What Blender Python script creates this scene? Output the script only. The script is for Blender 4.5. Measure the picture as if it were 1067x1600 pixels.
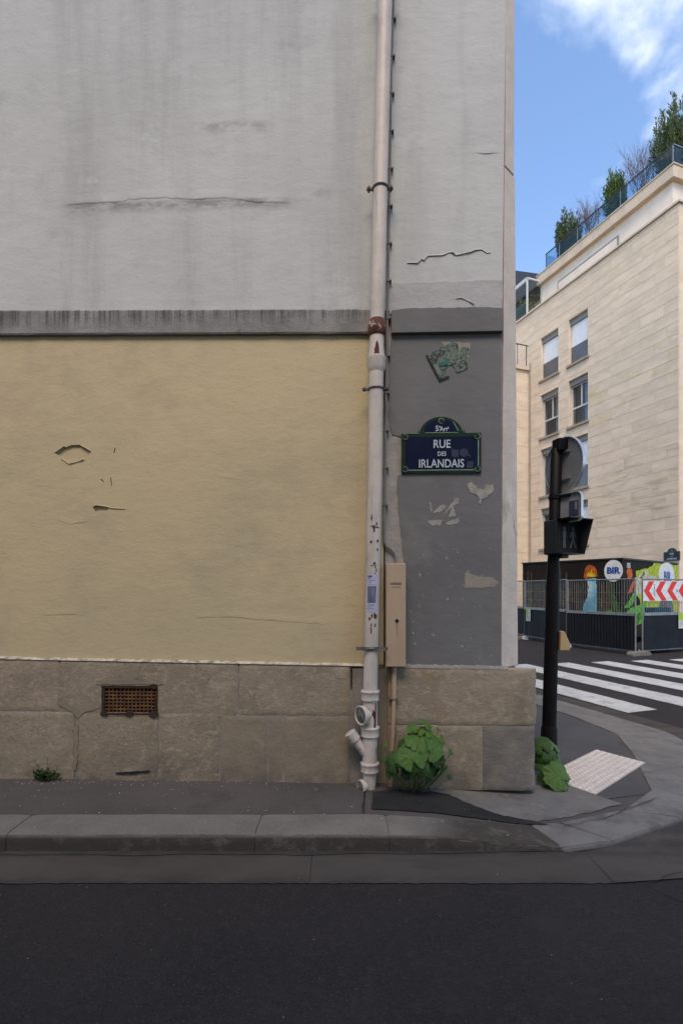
import bpy, bmesh, math, random
from mathutils import Vector, Matrix, noise

for o in list(bpy.data.objects):
    bpy.data.objects.remove(o)
scene = bpy.context.scene
COL = scene.collection
R = math.radians

# ------------------------------------------------------------------ camera
cam_d = bpy.data.cameras.new('camera')
cam = bpy.data.objects.new('camera', cam_d)
COL.objects.link(cam)
cam.location = (0, 0, 1.75)
cam.rotation_euler = (R(90), 0, 0)
cam_d.sensor_width = 36.0
cam_d.lens = 18.0
cam_d.shift_y = 0.0781
cam_d.clip_start = 0.05
cam_d.clip_end = 2000
scene.camera = cam

# ------------------------------------------------------------------ sky, sun, exposure
SUN_EL, SUN_AZ = 54.0, 190.0      # azimuth clockwise from +Y
world = bpy.data.worlds.new('World')
scene.world = world
world.use_nodes = True
wt = world.node_tree
wt.nodes.clear()
def wn(t, **k):
    n = wt.nodes.new(t)
    for a, b in k.items():
        setattr(n, a, b)
    return n
w_out = wn('ShaderNodeOutputWorld')
w_bg = wn('ShaderNodeBackground')
w_bg.inputs['Strength'].default_value = 0.15
sky = wn('ShaderNodeTexSky', sky_type='NISHITA', sun_disc=False)
sky.sun_elevation = R(SUN_EL)
sky.sun_rotation = R(SUN_AZ)
sky.air_density = 1.0
sky.dust_density = 0.15
sky.ozone_density = 2.4
# broken fair-weather clouds, laid out on a flat cloud deck over the whole sky
tc = wn('ShaderNodeTexCoord')
sep = wn('ShaderNodeSeparateXYZ')
wt.links.new(tc.outputs['Generated'], sep.inputs[0])
zc = wn('ShaderNodeMath', operation='MAXIMUM')
wt.links.new(sep.outputs['Z'], zc.inputs[0]); zc.inputs[1].default_value = 0.06
dv = wn('ShaderNodeVectorMath', operation='DIVIDE')
cz = wn('ShaderNodeCombineXYZ')
for i in range(3):
    wt.links.new(zc.outputs[0], cz.inputs[i])
wt.links.new(tc.outputs['Generated'], dv.inputs[0])
wt.links.new(cz.outputs[0], dv.inputs[1])
mp = wn('ShaderNodeMapping')
mp.inputs['Location'].default_value = (8.90, 23.185, 4.36)
wt.links.new(dv.outputs[0], mp.inputs['Vector'])
cn = wn('ShaderNodeTexNoise')
cn.inputs['Scale'].default_value = 1.6
cn.inputs['Detail'].default_value = 9
cn.inputs['Roughness'].default_value = 0.55
cn.inputs['Distortion'].default_value = 0.25
wt.links.new(mp.outputs[0], cn.inputs['Vector'])
cr = wn('ShaderNodeMapRange', interpolation_type='SMOOTHSTEP')
cr.inputs['From Min'].default_value = 0.545
cr.inputs['From Max'].default_value = 0.75
wt.links.new(cn.outputs['Fac'], cr.inputs['Value'])
cm = wn('ShaderNodeMix', data_type='RGBA')
wt.links.new(cr.outputs[0], cm.inputs['Factor'])
wt.links.new(sky.outputs[0], cm.inputs[6])
cm.inputs[7].default_value = (5.6, 5.7, 5.9, 1)
wt.links.new(cm.outputs[2], w_bg.inputs['Color'])
wt.links.new(w_bg.outputs[0], w_out.inputs[0])

sun_d = bpy.data.lights.new('sun', 'SUN')
sun_d.energy = 1.5
sun_d.angle = R(30)
sun_d.color = (1.0, 0.85, 0.68)
sun = bpy.data.objects.new('sun', sun_d)
COL.objects.link(sun)
az, el = R(SUN_AZ), R(SUN_EL)
sdir = Vector((math.sin(az) * math.cos(el), math.cos(az) * math.cos(el), math.sin(el)))
sun.rotation_euler = sdir.to_track_quat('Z', 'Y').to_euler()
sun.location = sdir * 60

scene.view_settings.view_transform = 'Standard'
scene.view_settings.look = 'None'
scene.view_settings.gamma = 1.0
scene.view_settings.use_curve_mapping = False
scene.view_settings.exposure = 1.15
scene.render.engine = 'CYCLES'
scene.cycles.use_denoising = True
scene.cycles.max_bounces = 8

# ------------------------------------------------------------------ materials
def s2l(r, g, b):
    f = lambda c: (c / 12.92) if c <= 0.04045 else ((c + 0.055) / 1.055) ** 2.4
    return (f(r / 255), f(g / 255), f(b / 255))

def surf(name, c1, c2=None, sc=3.0, st=(1, 1, 1), rough=0.85, layers=(), bump=0.0, bsc=60.0, bst=(1, 1, 1),
         bump2=0.0, bsc2=6.0, bst2=(1, 1, 1), spec=0.3, metal=0.0, rnd=False, trans=0.0, lo=0.35, hi=0.65, alpha=1.0):
    m = bpy.data.materials.new(name)
    m.use_nodes = True
    nt = m.node_tree
    bs = nt.nodes['Principled BSDF']
    L = nt.links.new
    tcn = nt.nodes.new('ShaderNodeTexCoord')
    vec = tcn.outputs['Object']
    if rnd:
        oi = nt.nodes.new('ShaderNodeObjectInfo')
        mu = nt.nodes.new('ShaderNodeMath'); mu.operation = 'MULTIPLY'; mu.inputs[1].default_value = 37.0
        L(oi.outputs['Random'], mu.inputs[0])
        ad = nt.nodes.new('ShaderNodeVectorMath'); ad.operation = 'ADD'
        L(vec, ad.inputs[0]); L(mu.outputs[0], ad.inputs[1])
        vec = ad.outputs[0]
    def nz(scale, stretch, detail=6, rgh=0.6, offs=0.0):
        mpn = nt.nodes.new('ShaderNodeMapping')
        mpn.inputs['Scale'].default_value = stretch
        mpn.inputs['Location'].default_value = (offs, offs * 1.7, offs * 0.6)
        L(vec, mpn.inputs['Vector'])
        n = nt.nodes.new('ShaderNodeTexNoise')
        n.inputs['Scale'].default_value = scale
        n.inputs['Detail'].default_value = detail
        n.inputs['Roughness'].default_value = rgh
        L(mpn.outputs[0], n.inputs['Vector'])
        return n.outputs['Fac']
    def rng(sock, a, b, o0=0.0, o1=1.0):
        r = nt.nodes.new('ShaderNodeMapRange'); r.interpolation_type = 'SMOOTHSTEP'
        r.inputs['From Min'].default_value = a; r.inputs['From Max'].default_value = b
        r.inputs['To Min'].default_value = o0; r.inputs['To Max'].default_value = o1
        L(sock, r.inputs['Value'])
        return r.outputs[0]
    def mix(fac, a, b):
        x = nt.nodes.new('ShaderNodeMix'); x.data_type = 'RGBA'
        L(fac, x.inputs['Factor'])
        if isinstance(a, tuple): x.inputs[6].default_value = (*a, 1)
        else: L(a, x.inputs[6])
        if isinstance(b, tuple): x.inputs[7].default_value = (*b, 1)
        else: L(b, x.inputs[7])
        return x.outputs[2]
    col = c1
    if c2 is not None:
        col = mix(rng(nz(sc, st), lo, hi), c1, c2)
    if rnd:
        oi2 = nt.nodes.new('ShaderNodeObjectInfo')
        if c2 is not None:
            col2 = mix(rng(oi2.outputs['Random'], 0, 1, 0, 0.30), col, c2)
            col = col2
    for k, ly in enumerate(layers):
        c, scl, stc, l0, l1, amt = ly[:6]
        f = rng(nz(scl, stc, 8, 0.65, 3.3 * (k + 1)), l0, l1, 0.0, amt)
        for zm in ly[6:]:
            axis, z0, z1 = zm
            sp = nt.nodes.new('ShaderNodeSeparateXYZ'); L(tcn.outputs['Object'], sp.inputs[0])
            if z0 < z1: g = rng(sp.outputs[axis], z0, z1)
            else: g = rng(sp.outputs[axis], z1, z0, 1.0, 0.0)
            pr = nt.nodes.new('ShaderNodeMath'); pr.operation = 'MULTIPLY'
            L(f, pr.inputs[0]); L(g, pr.inputs[1])
            f = pr.outputs[0]
        col = mix(f, col, c)
    if isinstance(col, tuple): bs.inputs['Base Color'].default_value = (*col, 1)
    else: L(col, bs.inputs['Base Color'])
    bs.inputs['Roughness'].default_value = rough
    bs.inputs['Metallic'].default_value = metal
    bs.inputs['Specular IOR Level'].default_value = spec
    if trans: bs.inputs['Transmission Weight'].default_value = trans
    if alpha < 1: bs.inputs['Alpha'].default_value = alpha
    nrm = None
    for (amp, s, stc, dt) in ((bump2, bsc2, bst2, 5), (bump, bsc, bst, 6)):
        if amp:
            b = nt.nodes.new('ShaderNodeBump')
            b.inputs['Strength'].default_value = 1.0
            b.inputs['Distance'].default_value = amp
            L(nz(s, stc, dt, 0.6, 9.1), b.inputs['Height'])
            if nrm is not None: L(nrm, b.inputs['Normal'])
            nrm = b.outputs[0]
    if nrm is not None: L(nrm, bs.inputs['Normal'])
    return m

MATS = {}
def flat(rgb, rough=0.7, spec=0.3, metal=0.0):
    k = (rgb, rough, spec, metal)
    if k not in MATS:
        c = s2l(*rgb)
        c2 = tuple(x * 0.8 for x in c)
        MATS[k] = surf('paint_%d_%d_%d' % rgb, c, c2, sc=9, rough=rough, spec=spec, metal=metal)
    return MATS[k]

M = {}
M['upper'] = surf('grey_render', (0.45, 0.4365, 0.4133), (0.387, 0.3762, 0.355), sc=0.7, lo=0.3, hi=0.7,
    layers=[((0.30, 0.291, 0.275), 1.1, (2.4, 1, 0.25), 0.45, 0.72, 0.6),
            ((0.28, 0.27, 0.255), 2.6, (1, 1, 1.2), 0.56, 0.74, 0.4),
            ((0.30, 0.288, 0.27), 9, (1, 1, 1.6), 0.60, 0.72, 0.25),
            ((0.17, 0.16, 0.15), 7, (0.6, 1, 1.5), 0.36, 0.60, 0.75, (2, 5.02, 5.115), (2, 5.165, 5.13), (0, -2.55, -2.3), (0, -0.25, -0.6)),
            ((0.20, 0.19, 0.18), 7, (0.6, 1, 1.5), 0.40, 0.62, 0.6, (2, 5.68, 5.77), (2, 5.84, 5.79), (0, -1.45, -1.15), (0, -0.5, -0.75)),
            ((0.22, 0.21, 0.20), 4, (1, 1, 1), 0.45, 0.65, 0.5, (2, 5.12, 5.16), (2, 5.24, 5.20), (0, -.30, -.22), (0, -.06, -.12)),
            ((0.504, 0.495, 0.4698), 3.0, (1, 1, 1), 0.58, 0.75, 0.5),
            ((0.216, 0.207, 0.1914), 30, (1, 1, 1), 0.70, 0.76, 0.5)],
    bump=0.0016, bsc=50, bump2=0.006, bsc2=5, bst2=(1, 1, 1.6))
M['yellow'] = surf('yellow_render', (0.4785, 0.3708, 0.2175), (0.4421, 0.3492, 0.2096), sc=0.8,
    layers=[((0.3509, 0.2835, 0.182), 1.2, (1, 1, 1), 0.48, 0.70, 0.55), ((0.3281, 0.261, 0.1599), 5, (1, 1, 2), 0.58, 0.72, 0.22),
            ((0.5104, 0.3915, 0.222), 3.0, (1, 1, 2), 0.55, 0.75, 0.5),
            ((0.4648, 0.3285, 0.1998), 0.9, (1, 1, 1), 0.54, 0.7, 0.4),
            ((0.2598, 0.1908, 0.1073), 26, (1, 1, 1), 0.71, 0.76, 0.45)],
    bump=0.0018, bsc=38, bst=(1, 1, 1.6), bump2=0.007, bsc2=4.5, bst2=(1, 1, 1.6))
M['band'] = surf('dirty_band', (0.235, 0.216, 0.2), (0.18, 0.1661, 0.1553), sc=3,
    layers=[((0.07, 0.06336, 0.05766), 1.0, (26, 1, 1.0), 0.42, 0.62, 0.9, (2, 3.99, 4.15)),
            ((0.3, 0.2592, 0.186), 4, (3, 1, 5), 0.62, 0.72, 0.4),
            ((0.05, 0.04512, 0.04185), 3, (1, 1, 1), 0.50, 0.75, 0.6)],
    bump=0.004, bsc=60, bump2=0.012, bsc2=7)
M['darkgrey'] = surf('dark_grey_paint', (0.1423, 0.1326, 0.1292), (0.1212, 0.1126, 0.1096), sc=1.3,
    layers=[((0.1845, 0.1689, 0.1557), 2.4, (1, 1, 1), 0.55, 0.74, 0.6),
            ((0.3558, 0.319, 0.2711), 30, (1, 1, 0.7), 0.635, 0.665, 0.8, (2, 2.4, 1.9)),
            ((0.09882, 0.09131, 0.08652), 5, (1, 1, 3), 0.6, 0.75, 0.5)],
    bump=0.0014, bsc=60, bump2=0.006, bsc2=5, bst2=(1, 1, 1.6))
M['pierpatch'] = surf('warm_grey_paint', (0.36, 0.34, 0.325), (0.33, 0.312, 0.30), sc=3, bump=0.003, bsc=60, bump2=0.014, bsc2=6)
M['pinkgrey'] = surf('bare_render', (0.30, 0.265, 0.235), (0.24, 0.215, 0.195), sc=6, bump=0.004, bsc=50, bump2=0.01, bsc2=9)
M['chamfer'] = surf('chamfer_paint', (0.5698, 0.4666, 0.3821), (0.4928, 0.4009, 0.3275), sc=2.0,
    layers=[((0.231, 0.1906, 0.1529), 7, (1, 1, 0.5), 0.55, 0.7, 0.75, (2, 2.0, 2.25), (2, 2.65, 2.4)),
            ((0.6622, 0.552, 0.4695), 5, (1, 1, 0.6), 0.55, 0.7, 0.6, (2, 1.8, 2.3), (2, 3.4, 3.0)),
            ((0.3388, 0.276, 0.2184), 3, (2, 2, 0.4), 0.56, 0.75, 0.45)],
    bump=0.003, bsc=50, bump2=0.012, bsc2=5)
M['stone'] = surf('plinth_limestone', (0.301, 0.2321, 0.1613), (0.237, 0.1845, 0.1307), sc=2.2, st=(1, 1, 1.6),
    layers=[((0.3906, 0.3208, 0.2358), 5, (1, 1, 1.15), 0.58, 0.70, 0.55), ((0.1395, 0.1135, 0.0855), 1.7, (1, 1, 1), 0.52, 0.72, 0.45),
            ((0.3714, 0.2916, 0.2041), 16, (1, 1, 1.2), 0.50, 0.66, 0.7),
            ((0.1537, 0.119, 0.08473), 22, (1, 1, 1.3), 0.56, 0.70, 0.6),
            ((0.2562, 0.1726, 0.07656), 2.2, (1, 1, 1), 0.58, 0.72, 0.5),
            ((0.07686, 0.0619, 0.04798), 55, (1, 1, 1.15), 0.60, 0.67, 0.8),
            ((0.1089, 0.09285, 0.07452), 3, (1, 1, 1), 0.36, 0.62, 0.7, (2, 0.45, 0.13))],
    bump=0.004, bsc=95, bst=(1, 1, 1.1), bump2=0.006, bsc2=26, bst2=(0.9, 1, 1.3), rough=0.95, rnd=True)
M['smoothstone'] = surf('patched_stone', (0.2498, 0.194, 0.1358), (0.2114, 0.1667, 0.1194), sc=3,
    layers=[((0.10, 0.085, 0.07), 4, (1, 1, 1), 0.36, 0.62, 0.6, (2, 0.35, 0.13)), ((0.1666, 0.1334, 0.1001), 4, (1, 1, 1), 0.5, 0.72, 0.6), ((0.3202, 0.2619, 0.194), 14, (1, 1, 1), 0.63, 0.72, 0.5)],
    bump=0.004, bsc=60, bump2=0.01, bsc2=9, rough=0.92)
M['greystone'] = surf('grey_mottled_stone', (0.1562, 0.1357, 0.1173), (0.2063, 0.169, 0.1326), sc=5,
    layers=[((0.3125, 0.2587, 0.2193), 8, (1, 1, 1), 0.60, 0.68, 0.7), ((0.1063, 0.0943, 0.08364), 3.5, (1, 1, 1), 0.5, 0.7, 0.7)],
    bump=0.005, bsc=50, bump2=0.012, bsc2=9, rough=0.92)
M['mortar'] = surf('lime_mortar', (0.25, 0.22, 0.19), (0.19, 0.165, 0.145), sc=8, bump=0.006, bsc=60, rough=0.95)
M['cream'] = surf('cream_plaster_lip', (0.56, 0.49, 0.37), (0.36, 0.31, 0.23), sc=7, layers=[((0.17, 0.145, 0.11), 12, (1, 1, 1), 0.48, 0.60, 0.85)], bump=0.006, bsc=40)
M['pipe'] = surf('pipe_paint', (0.5108, 0.4263, 0.362), (0.4469, 0.3759, 0.318), sc=3,
    layers=[((0.20, 0.17, 0.15), 3.5, (5, 5, .25), 0.50, 0.70, 0.55), ((0.26, 0.23, 0.21), 2.2, (1, 1, .6), 0.50, 0.68, 0.5), ((0.06, 0.04, 0.032), 30, (1, 1, .6), 0.67, 0.70, 0.8),
            ((0.5874, 0.5045, 0.4332), 3, (1, 1, .3), 0.5, 0.7, 0.5),
            ((0.3448, 0.2964, 0.2492), 5, (1, 1, .5), 0.55, 0.72, 0.5),
            ((0.0383, 0.0227, 0.0178), 26, (1, 1, 0.8), 0.66, 0.69, 0.9, (2, 2.55, 2.35), (2, 1.35, 1.5)),
            ((0.1277, 0.04414, 0.02967), 22, (1, 1, 0.8), 0.60, 0.66, 0.9, (2, 0.92, 0.80))],
    bump=0.0015, bsc=70, bump2=0.004, bsc2=10, rough=0.5, spec=0.35)
M['rust'] = surf('rust', (0.075, 0.022, 0.016), (0.12, 0.05, 0.03), sc=14, layers=[((0.36, 0.30, 0.27), 9, (1, 1, 1), 0.55, 0.6, 0.9)], bump=0.004, bsc=70, rough=0.9)
M['redoxide'] = surf('red_oxide', (0.085, 0.012, 0.012), (0.06, 0.012, 0.012), sc=12, rough=0.7)
M['bracket'] = surf('bracket_iron', (0.16, 0.14, 0.135), (0.08, 0.065, 0.06), sc=14, rough=0.7, bump=0.002, bsc=80)
M['box'] = surf('beige_cabinet', (0.3945, 0.2803, 0.1877), (0.3605, 0.2564, 0.17), sc=4, st=(2, 1, .5),
    layers=[((0.2449, 0.1669, 0.1087), 6, (1, 1, .25), 0.58, 0.75, 0.4)], rough=0.55, bump=0.0008, bsc=90)
M['asphalt'] = surf('road_asphalt', (0.02667, 0.02254, 0.02106), (0.03295, 0.02717, 0.02448), sc=0.9,
    layers=[((0.1007, 0.08537, 0.07304), 95, (1, 1, 1), 0.58, 0.66, 0.7), ((0.0106, 0.00904, 0.008537), 80, (1, 1, 1), 0.55, 0.66, 0.7), ((0.04665, 0.03917, 0.03415), 18, (1, 1, 1), 0.5, 0.7, 0.5),
            ((0.04315, 0.0358, 0.03074), 2.0, (1, 1, 1), 0.55, 0.75, 0.5), ((0.2332, 0.2009, 0.166), 42, (1, 1, 1), 0.70, 0.725, 0.85)],
    bump=0.006, bsc=150, bump2=0.01, bsc2=3, rough=0.95, spec=0.12)
M['footway'] = surf('footway_asphalt', (0.0931, 0.0782, 0.0684), (0.0741, 0.0629, 0.05624), sc=1.1,
    layers=[((0.17, 0.145, 0.123), 90, (1, 1, 1), 0.58, 0.66, 0.5), ((0.045, 0.038, 0.034), 75, (1, 1, 1), 0.58, 0.67, 0.55), ((0.05225, 0.0442, 0.03952), 2.2, (1, 1, 1), 0.52, 0.74, 0.6),
            ((0.323, 0.272, 0.2204), 40, (1, 1, 1), 0.735, 0.755, 0.8)],
    bump=0.004, bsc=130, bump2=0.012, bsc2=4, rough=0.95, spec=0.15)
M['footway_dark'] = surf('dark_footway_patch', (0.06, 0.05336, 0.05185), (0.07, 0.06256, 0.0595), sc=1.5,
    layers=[((0.1, 0.08924, 0.08075), 120, (1, 1, 1), 0.63, 0.70, 0.4)], bump=0.004, bsc=130, bump2=0.008, bsc2=4, rough=0.9)
M['wet'] = surf('fresh_tar_patch', (0.013, 0.0115, 0.011), (0.024, 0.021, 0.019), sc=3, bump=0.004, bsc=110, bump2=0.008, bsc2=6, rough=0.75)
M['concrete'] = surf('pale_concrete', (0.1628, 0.1436, 0.1232), (0.126, 0.1115, 0.0968), sc=2.5,
    layers=[((0.075, 0.067, 0.058), 3, (1, 1, 1), 0.48, 0.68, 0.75), ((0.2205, 0.194, 0.1628), 80, (1, 1, 1), 0.58, 0.66, 0.55), ((0.06, 0.053, 0.046), 60, (1, 1, 1), 0.58, 0.66, 0.6), ((0.20, 0.178, 0.155), 6, (1, 1, 1), 0.56, 0.66, 0.5)],
    bump=0.004, bsc=90, bump2=0.01, bsc2=6, rough=0.92)
M['granite'] = surf('kerb_granite', (0.1744, 0.152, 0.1238), (0.1357, 0.1187, 0.09821), sc=3,
    layers=[((0.2842, 0.2434, 0.1944), 130, (1, 1, 1), 0.56, 0.64, 0.7), ((0.05168, 0.04512, 0.03683), 120, (1, 1, 1), 0.58, 0.66, 0.7),
            ((0.04522, 0.03562, 0.0266), 9, (1, 1, 1), 0.18, 0.50, 0.95, (2, 0.118, 0.088))],  # kerb face: dirt and contact shadow together, painted darker below the edge
    bump=0.006, bsc=110, bump2=0.012, bsc2=10, rough=0.9, rnd=True)
M['gutter'] = surf('gutter_concrete', (0.07695, 0.06411, 0.05263), (0.06156, 0.05164, 0.04286), sc=1.6, st=(0.5, 1, 1),
    layers=[((0.036, 0.032, 0.029), 6, (0.5, 1, 1), 0.36, 0.62, 0.75, (1, 3.20, 3.06)), ((0.032, 0.028, 0.024), 5, (0.5, 1, 1), 0.36, 0.60, 0.7, (1, 3.33, 3.42)), ((0.04617, 0.03829, 0.03158), 3, (0.5, 2, 1), 0.5, 0.72, 0.6), ((0.1129, 0.09349, 0.07519), 120, (1, 1, 1), 0.62, 0.7, 0.4)],  # layer at the kerb foot: silt with contact shadow put into the colour
    bump=0.003, bsc=110, bump2=0.006, bsc2=5, rough=0.95, spec=0.15)
M['silt'] = surf('gutter_silt', (0.050, 0.043, 0.036), (0.035, 0.031, 0.028), sc=6, bump=0.004, bsc=60, rough=0.8)
M['white_line'] = surf('road_paint', (0.4479, 0.4319, 0.398), (0.3839, 0.3679, 0.34), sc=2.0,
    layers=[((0.112, 0.108, 0.1005), 5, (1, 1, 1), 0.48, 0.72, 0.6), ((0.05599, 0.05439, 0.05023), 35, (1, 1, 1), 0.58, 0.66, 0.7)], bump=0.002, bsc=120, rough=0.85)
M['tactile'] = surf('tactile_paving', (0.5248, 0.4413, 0.3778), (0.4401, 0.3659, 0.3132), sc=6,
    layers=[((0.2539, 0.1961, 0.1634), 30, (1, 1, 1), 0.55, 0.68, 0.6)], bump=0.002, bsc=120, rough=0.8)
M['navy'] = surf('navy_enamel', (0.004, 0.006, 0.022), (0.006, 0.009, 0.030), sc=5, rough=0.3, spec=0.22, bump=0.0004, bsc=12)
M['green_en'] = surf('green_enamel', (0.006, 0.020, 0.010), (0.010, 0.030, 0.012), sc=6, rough=0.35, spec=0.25)
M['sign_white'] = surf('enamel_white', (0.44, 0.46, 0.50), (0.36, 0.38, 0.42), sc=20, rough=0.35)
M['sign_trim'] = surf('enamel_pale_green', (0.20, 0.26, 0.20), (0.13, 0.18, 0.13), sc=20, rough=0.4)
M['ghost'] = surf('sticker_residue', (0.030, 0.034, 0.055), (0.022, 0.026, 0.045), sc=20, rough=0.8)
M['paper'] = surf('torn_paper', (0.32, 0.3, 0.2574), (0.216, 0.2, 0.1677), sc=16, layers=[((0.104, 0.088, 0.078), 28, (1, 1, 1), 0.58, 0.66, 0.7)], bump=0.002, bsc=50, rough=0.95)
M['tan'] = surf('tan_paint_patch', (0.265, 0.225, 0.175), (0.22, 0.19, 0.155), sc=8, bump=0.002, bsc=60)
M['iron_black'] = surf('black_post_paint', (0.003, 0.002125, 0.002375), (0.0048, 0.0035, 0.00375), sc=7, rough=0.55, spec=0.15, bump=0.001, bsc=60,
    layers=[((0.0135, 0.00925, 0.00825), 12, (1, 1, .4), 0.62, 0.74, 0.5)])
M['signal_black'] = surf('black_plastic', (0.012, 0.012, 0.013), (0.018, 0.018, 0.019), sc=9, rough=0.5)
M['visor_inside'] = surf('matt_black', (0.004, 0.004, 0.004), (0.006, 0.006, 0.006), sc=9, rough=0.85)
M['man'] = surf('unlit_figure', (0.07, 0.07, 0.07), (0.06, 0.06, 0.06), sc=30, rough=0.5)
M['signback'] = surf('sign_back_grey', (0.20, 0.20, 0.21), (0.16, 0.16, 0.17), sc=5, rough=0.55, layers=[((0.035, 0.035, 0.036), 5, (1, 1, 1), 0.55, 0.7, 0.5)])
M['alu'] = surf('aluminium_edge', (0.55, 0.56, 0.58), (0.42, 0.43, 0.45), sc=9, rough=0.35, metal=0.6)
M['galv'] = surf('galvanised_steel', (0.26, 0.265, 0.275), (0.19, 0.195, 0.20), sc=9, rough=0.5, metal=0.5)
M['wire'] = surf('fence_wire', (0.23, 0.23, 0.23), (0.16, 0.16, 0.16), sc=9, rough=0.6, metal=0.3)
M['cladding'] = surf('slate_cladding', (0.011, 0.01265, 0.0171), (0.01485, 0.0165, 0.02166), sc=2.5, rough=0.6, spec=0.1, layers=[((0.0275, 0.0286, 0.03306), 6, (1, 1, .3), 0.6, 0.75, 0.4)])
M['facade'] = surf('facade_limestone', (0.6812, 0.5283, 0.3809), (0.5961, 0.4601, 0.3317), sc=0.6, st=(1, 1, 3),
    layers=[((0.524, 0.3606, 0.1597), 0.7, (1, 1, 3.0), 0.62, 0.74, 0.5, (2, 12.0, 9.0)),
            ((0.3537, 0.2673, 0.1842), 1.6, (1, 1, 3.5), 0.60, 0.72, 0.55, (2, 9.5, 6.0)),
            ((0.7336, 0.5843, 0.4422), 2.5, (1, 1, 2), 0.55, 0.7, 0.5)],
    bump=0.006, bsc=25, bst=(1, 1, 2), rnd=False)
M['stoneblk'] = surf('facade_block', (0.6944, 0.5407, 0.3869), (0.5764, 0.4476, 0.3255), sc=0.8, st=(1, 1, 3),
    layers=[((0.5764, 0.3854, 0.1474), 0.6, (1, 1, 3.0), 0.62, 0.70, 0.55),
            ((0.3406, 0.2487, 0.172), 3.0, (0.6, 1, 3.5), 0.63, 0.72, 0.5),
            ((0.786, 0.6217, 0.473), 2.5, (1, 1, 2), 0.55, 0.7, 0.5)],
    bump=0.006, bsc=25, bst=(1, 1, 2), rnd=True)
def stained(name, c, amt, st_):
    return surf(name, (0.66, 0.52, 0.36), (0.58, 0.455, 0.32), sc=0.8, st=(1, 1, 3),
        layers=[(c, 1.6, st_, 0.47, 0.66, amt), ((0.7258, 0.5766, 0.4452), 2.5, (1, 1, 2), 0.55, 0.7, 0.5)], bump=0.006, bsc=25, bst=(1, 1, 2), rnd=True)
M['yblk'] = stained('ochre_stained_block', (0.53, 0.36, 0.15), 0.7, (0.7, 1, 3.0))
M['dblk'] = stained('weathered_block', (0.33, 0.26, 0.185), 0.6, (0.5, 1, 3.5))
M['cornice'] = surf('pale_concrete_cornice', (0.6175, 0.4846, 0.3602), (0.5187, 0.4057, 0.2984), sc=1.2,
    layers=[((0.2717, 0.2141, 0.1646), 2.5, (1, 1, 1), 0.58, 0.72, 0.5), ((0.3705, 0.1916, 0.07203), 9, (1, 1, 1), 0.72, 0.76, 0.6)], bump=0.006, bsc=30)
M['attic'] = surf('white_render', (0.72, 0.5994, 0.494), (0.636, 0.5292, 0.4322), sc=1.5, bump=0.003, bsc=30)
M['shutter'] = surf('white_roller_shutter', (0.80, 0.79, 0.79), (0.75, 0.74, 0.74), sc=3, rough=0.5)
M['winframe'] = surf('white_window_frame', (0.55, 0.54, 0.53), (0.48, 0.47, 0.46), sc=5, rough=0.5)
M['curtain'] = surf('net_curtain', (0.34, 0.33, 0.32), (0.20, 0.195, 0.19), sc=5, st=(6, 6, .3))
M['room'] = surf('dim_room', (0.03, 0.028, 0.026), (0.045, 0.042, 0.038), sc=1.5)
M['shutterbox'] = surf('shutter_box_grey', (0.24, 0.225, 0.21), (0.20, 0.188, 0.175), sc=4, rough=0.7)
M['guard'] = surf('smoked_guard_glass', (0.10, 0.10, 0.105), (0.085, 0.085, 0.09), sc=2, rough=0.12, spec=0.6)
M['sill'] = surf('stone_sill', (0.33, 0.26, 0.195), (0.27, 0.21, 0.16), sc=4, bump=0.003, bsc=40)
def glass(name, tint, alpha):
    m = bpy.data.materials.new(name); m.use_nodes = True
    nt = m.node_tree; nt.nodes.clear()
    o = nt.nodes.new('ShaderNodeOutputMaterial')
    tr = nt.nodes.new('ShaderNodeBsdfTransparent'); tr.inputs[0].default_value = (*tint, 1)
    gl = nt.nodes.new('ShaderNodeBsdfGlossy'); gl.inputs['Roughness'].default_value = 0.03
    gl.inputs[0].default_value = (0.9, 0.93, 0.95, 1)
    lw = nt.nodes.new('ShaderNodeLayerWeight'); lw.inputs[0].default_value = 0.5
    fr = nt.nodes.new('ShaderNodeMath'); fr.operation = 'POWER'; fr.inputs[1].default_value = 4.0
    nt.links.new(lw.outputs['Facing'], fr.inputs[0])
    ad = nt.nodes.new('ShaderNodeMath'); ad.operation = 'MULTIPLY_ADD'; ad.inputs[1].default_value = 0.5; ad.inputs[2].default_value = alpha
    nt.links.new(fr.outputs[0], ad.inputs[0])
    mx = nt.nodes.new('ShaderNodeMixShader')
    nt.links.new(ad.outputs[0], mx.inputs[0]); nt.links.new(tr.outputs[0], mx.inputs[1]); nt.links.new(gl.outputs[0], mx.inputs[2])
    nt.links.new(mx.outputs[0], o.inputs[0])
    return m
M['glass'] = glass('clear_glass', (0.90, 0.93, 0.93), 0.03)
M['railglass'] = glass('tinted_rail_glass', (0.74, 0.82, 0.86), 0.02)
def leafmat(name, c1, c2, tr=0.3):
    m = surf(name, c1, c2, sc=14, rough=0.55, spec=0.35, rnd=True, bump=0.003, bsc=30)
    nt = m.node_tree
    bs = nt.nodes['Principled BSDF']; out = nt.nodes['Material Output']
    t = nt.nodes.new('ShaderNodeBsdfTranslucent')
    src = bs.inputs['Base Color'].links[0].from_socket
    nt.links.new(src, t.inputs[0])
    mx = nt.nodes.new('ShaderNodeMixShader'); mx.inputs[0].default_value = tr
    nt.links.new(bs.outputs[0], mx.inputs[1]); nt.links.new(t.outputs[0], mx.inputs[2])
    nt.links.new(mx.outputs[0], out.inputs[0])
    return m
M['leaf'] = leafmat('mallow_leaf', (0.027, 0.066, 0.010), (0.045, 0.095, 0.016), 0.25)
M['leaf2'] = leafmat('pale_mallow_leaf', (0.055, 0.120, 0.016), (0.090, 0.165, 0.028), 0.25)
M['weed'] = leafmat('weed_leaf', (0.030, 0.055, 0.016), (0.05, 0.085, 0.02))
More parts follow.
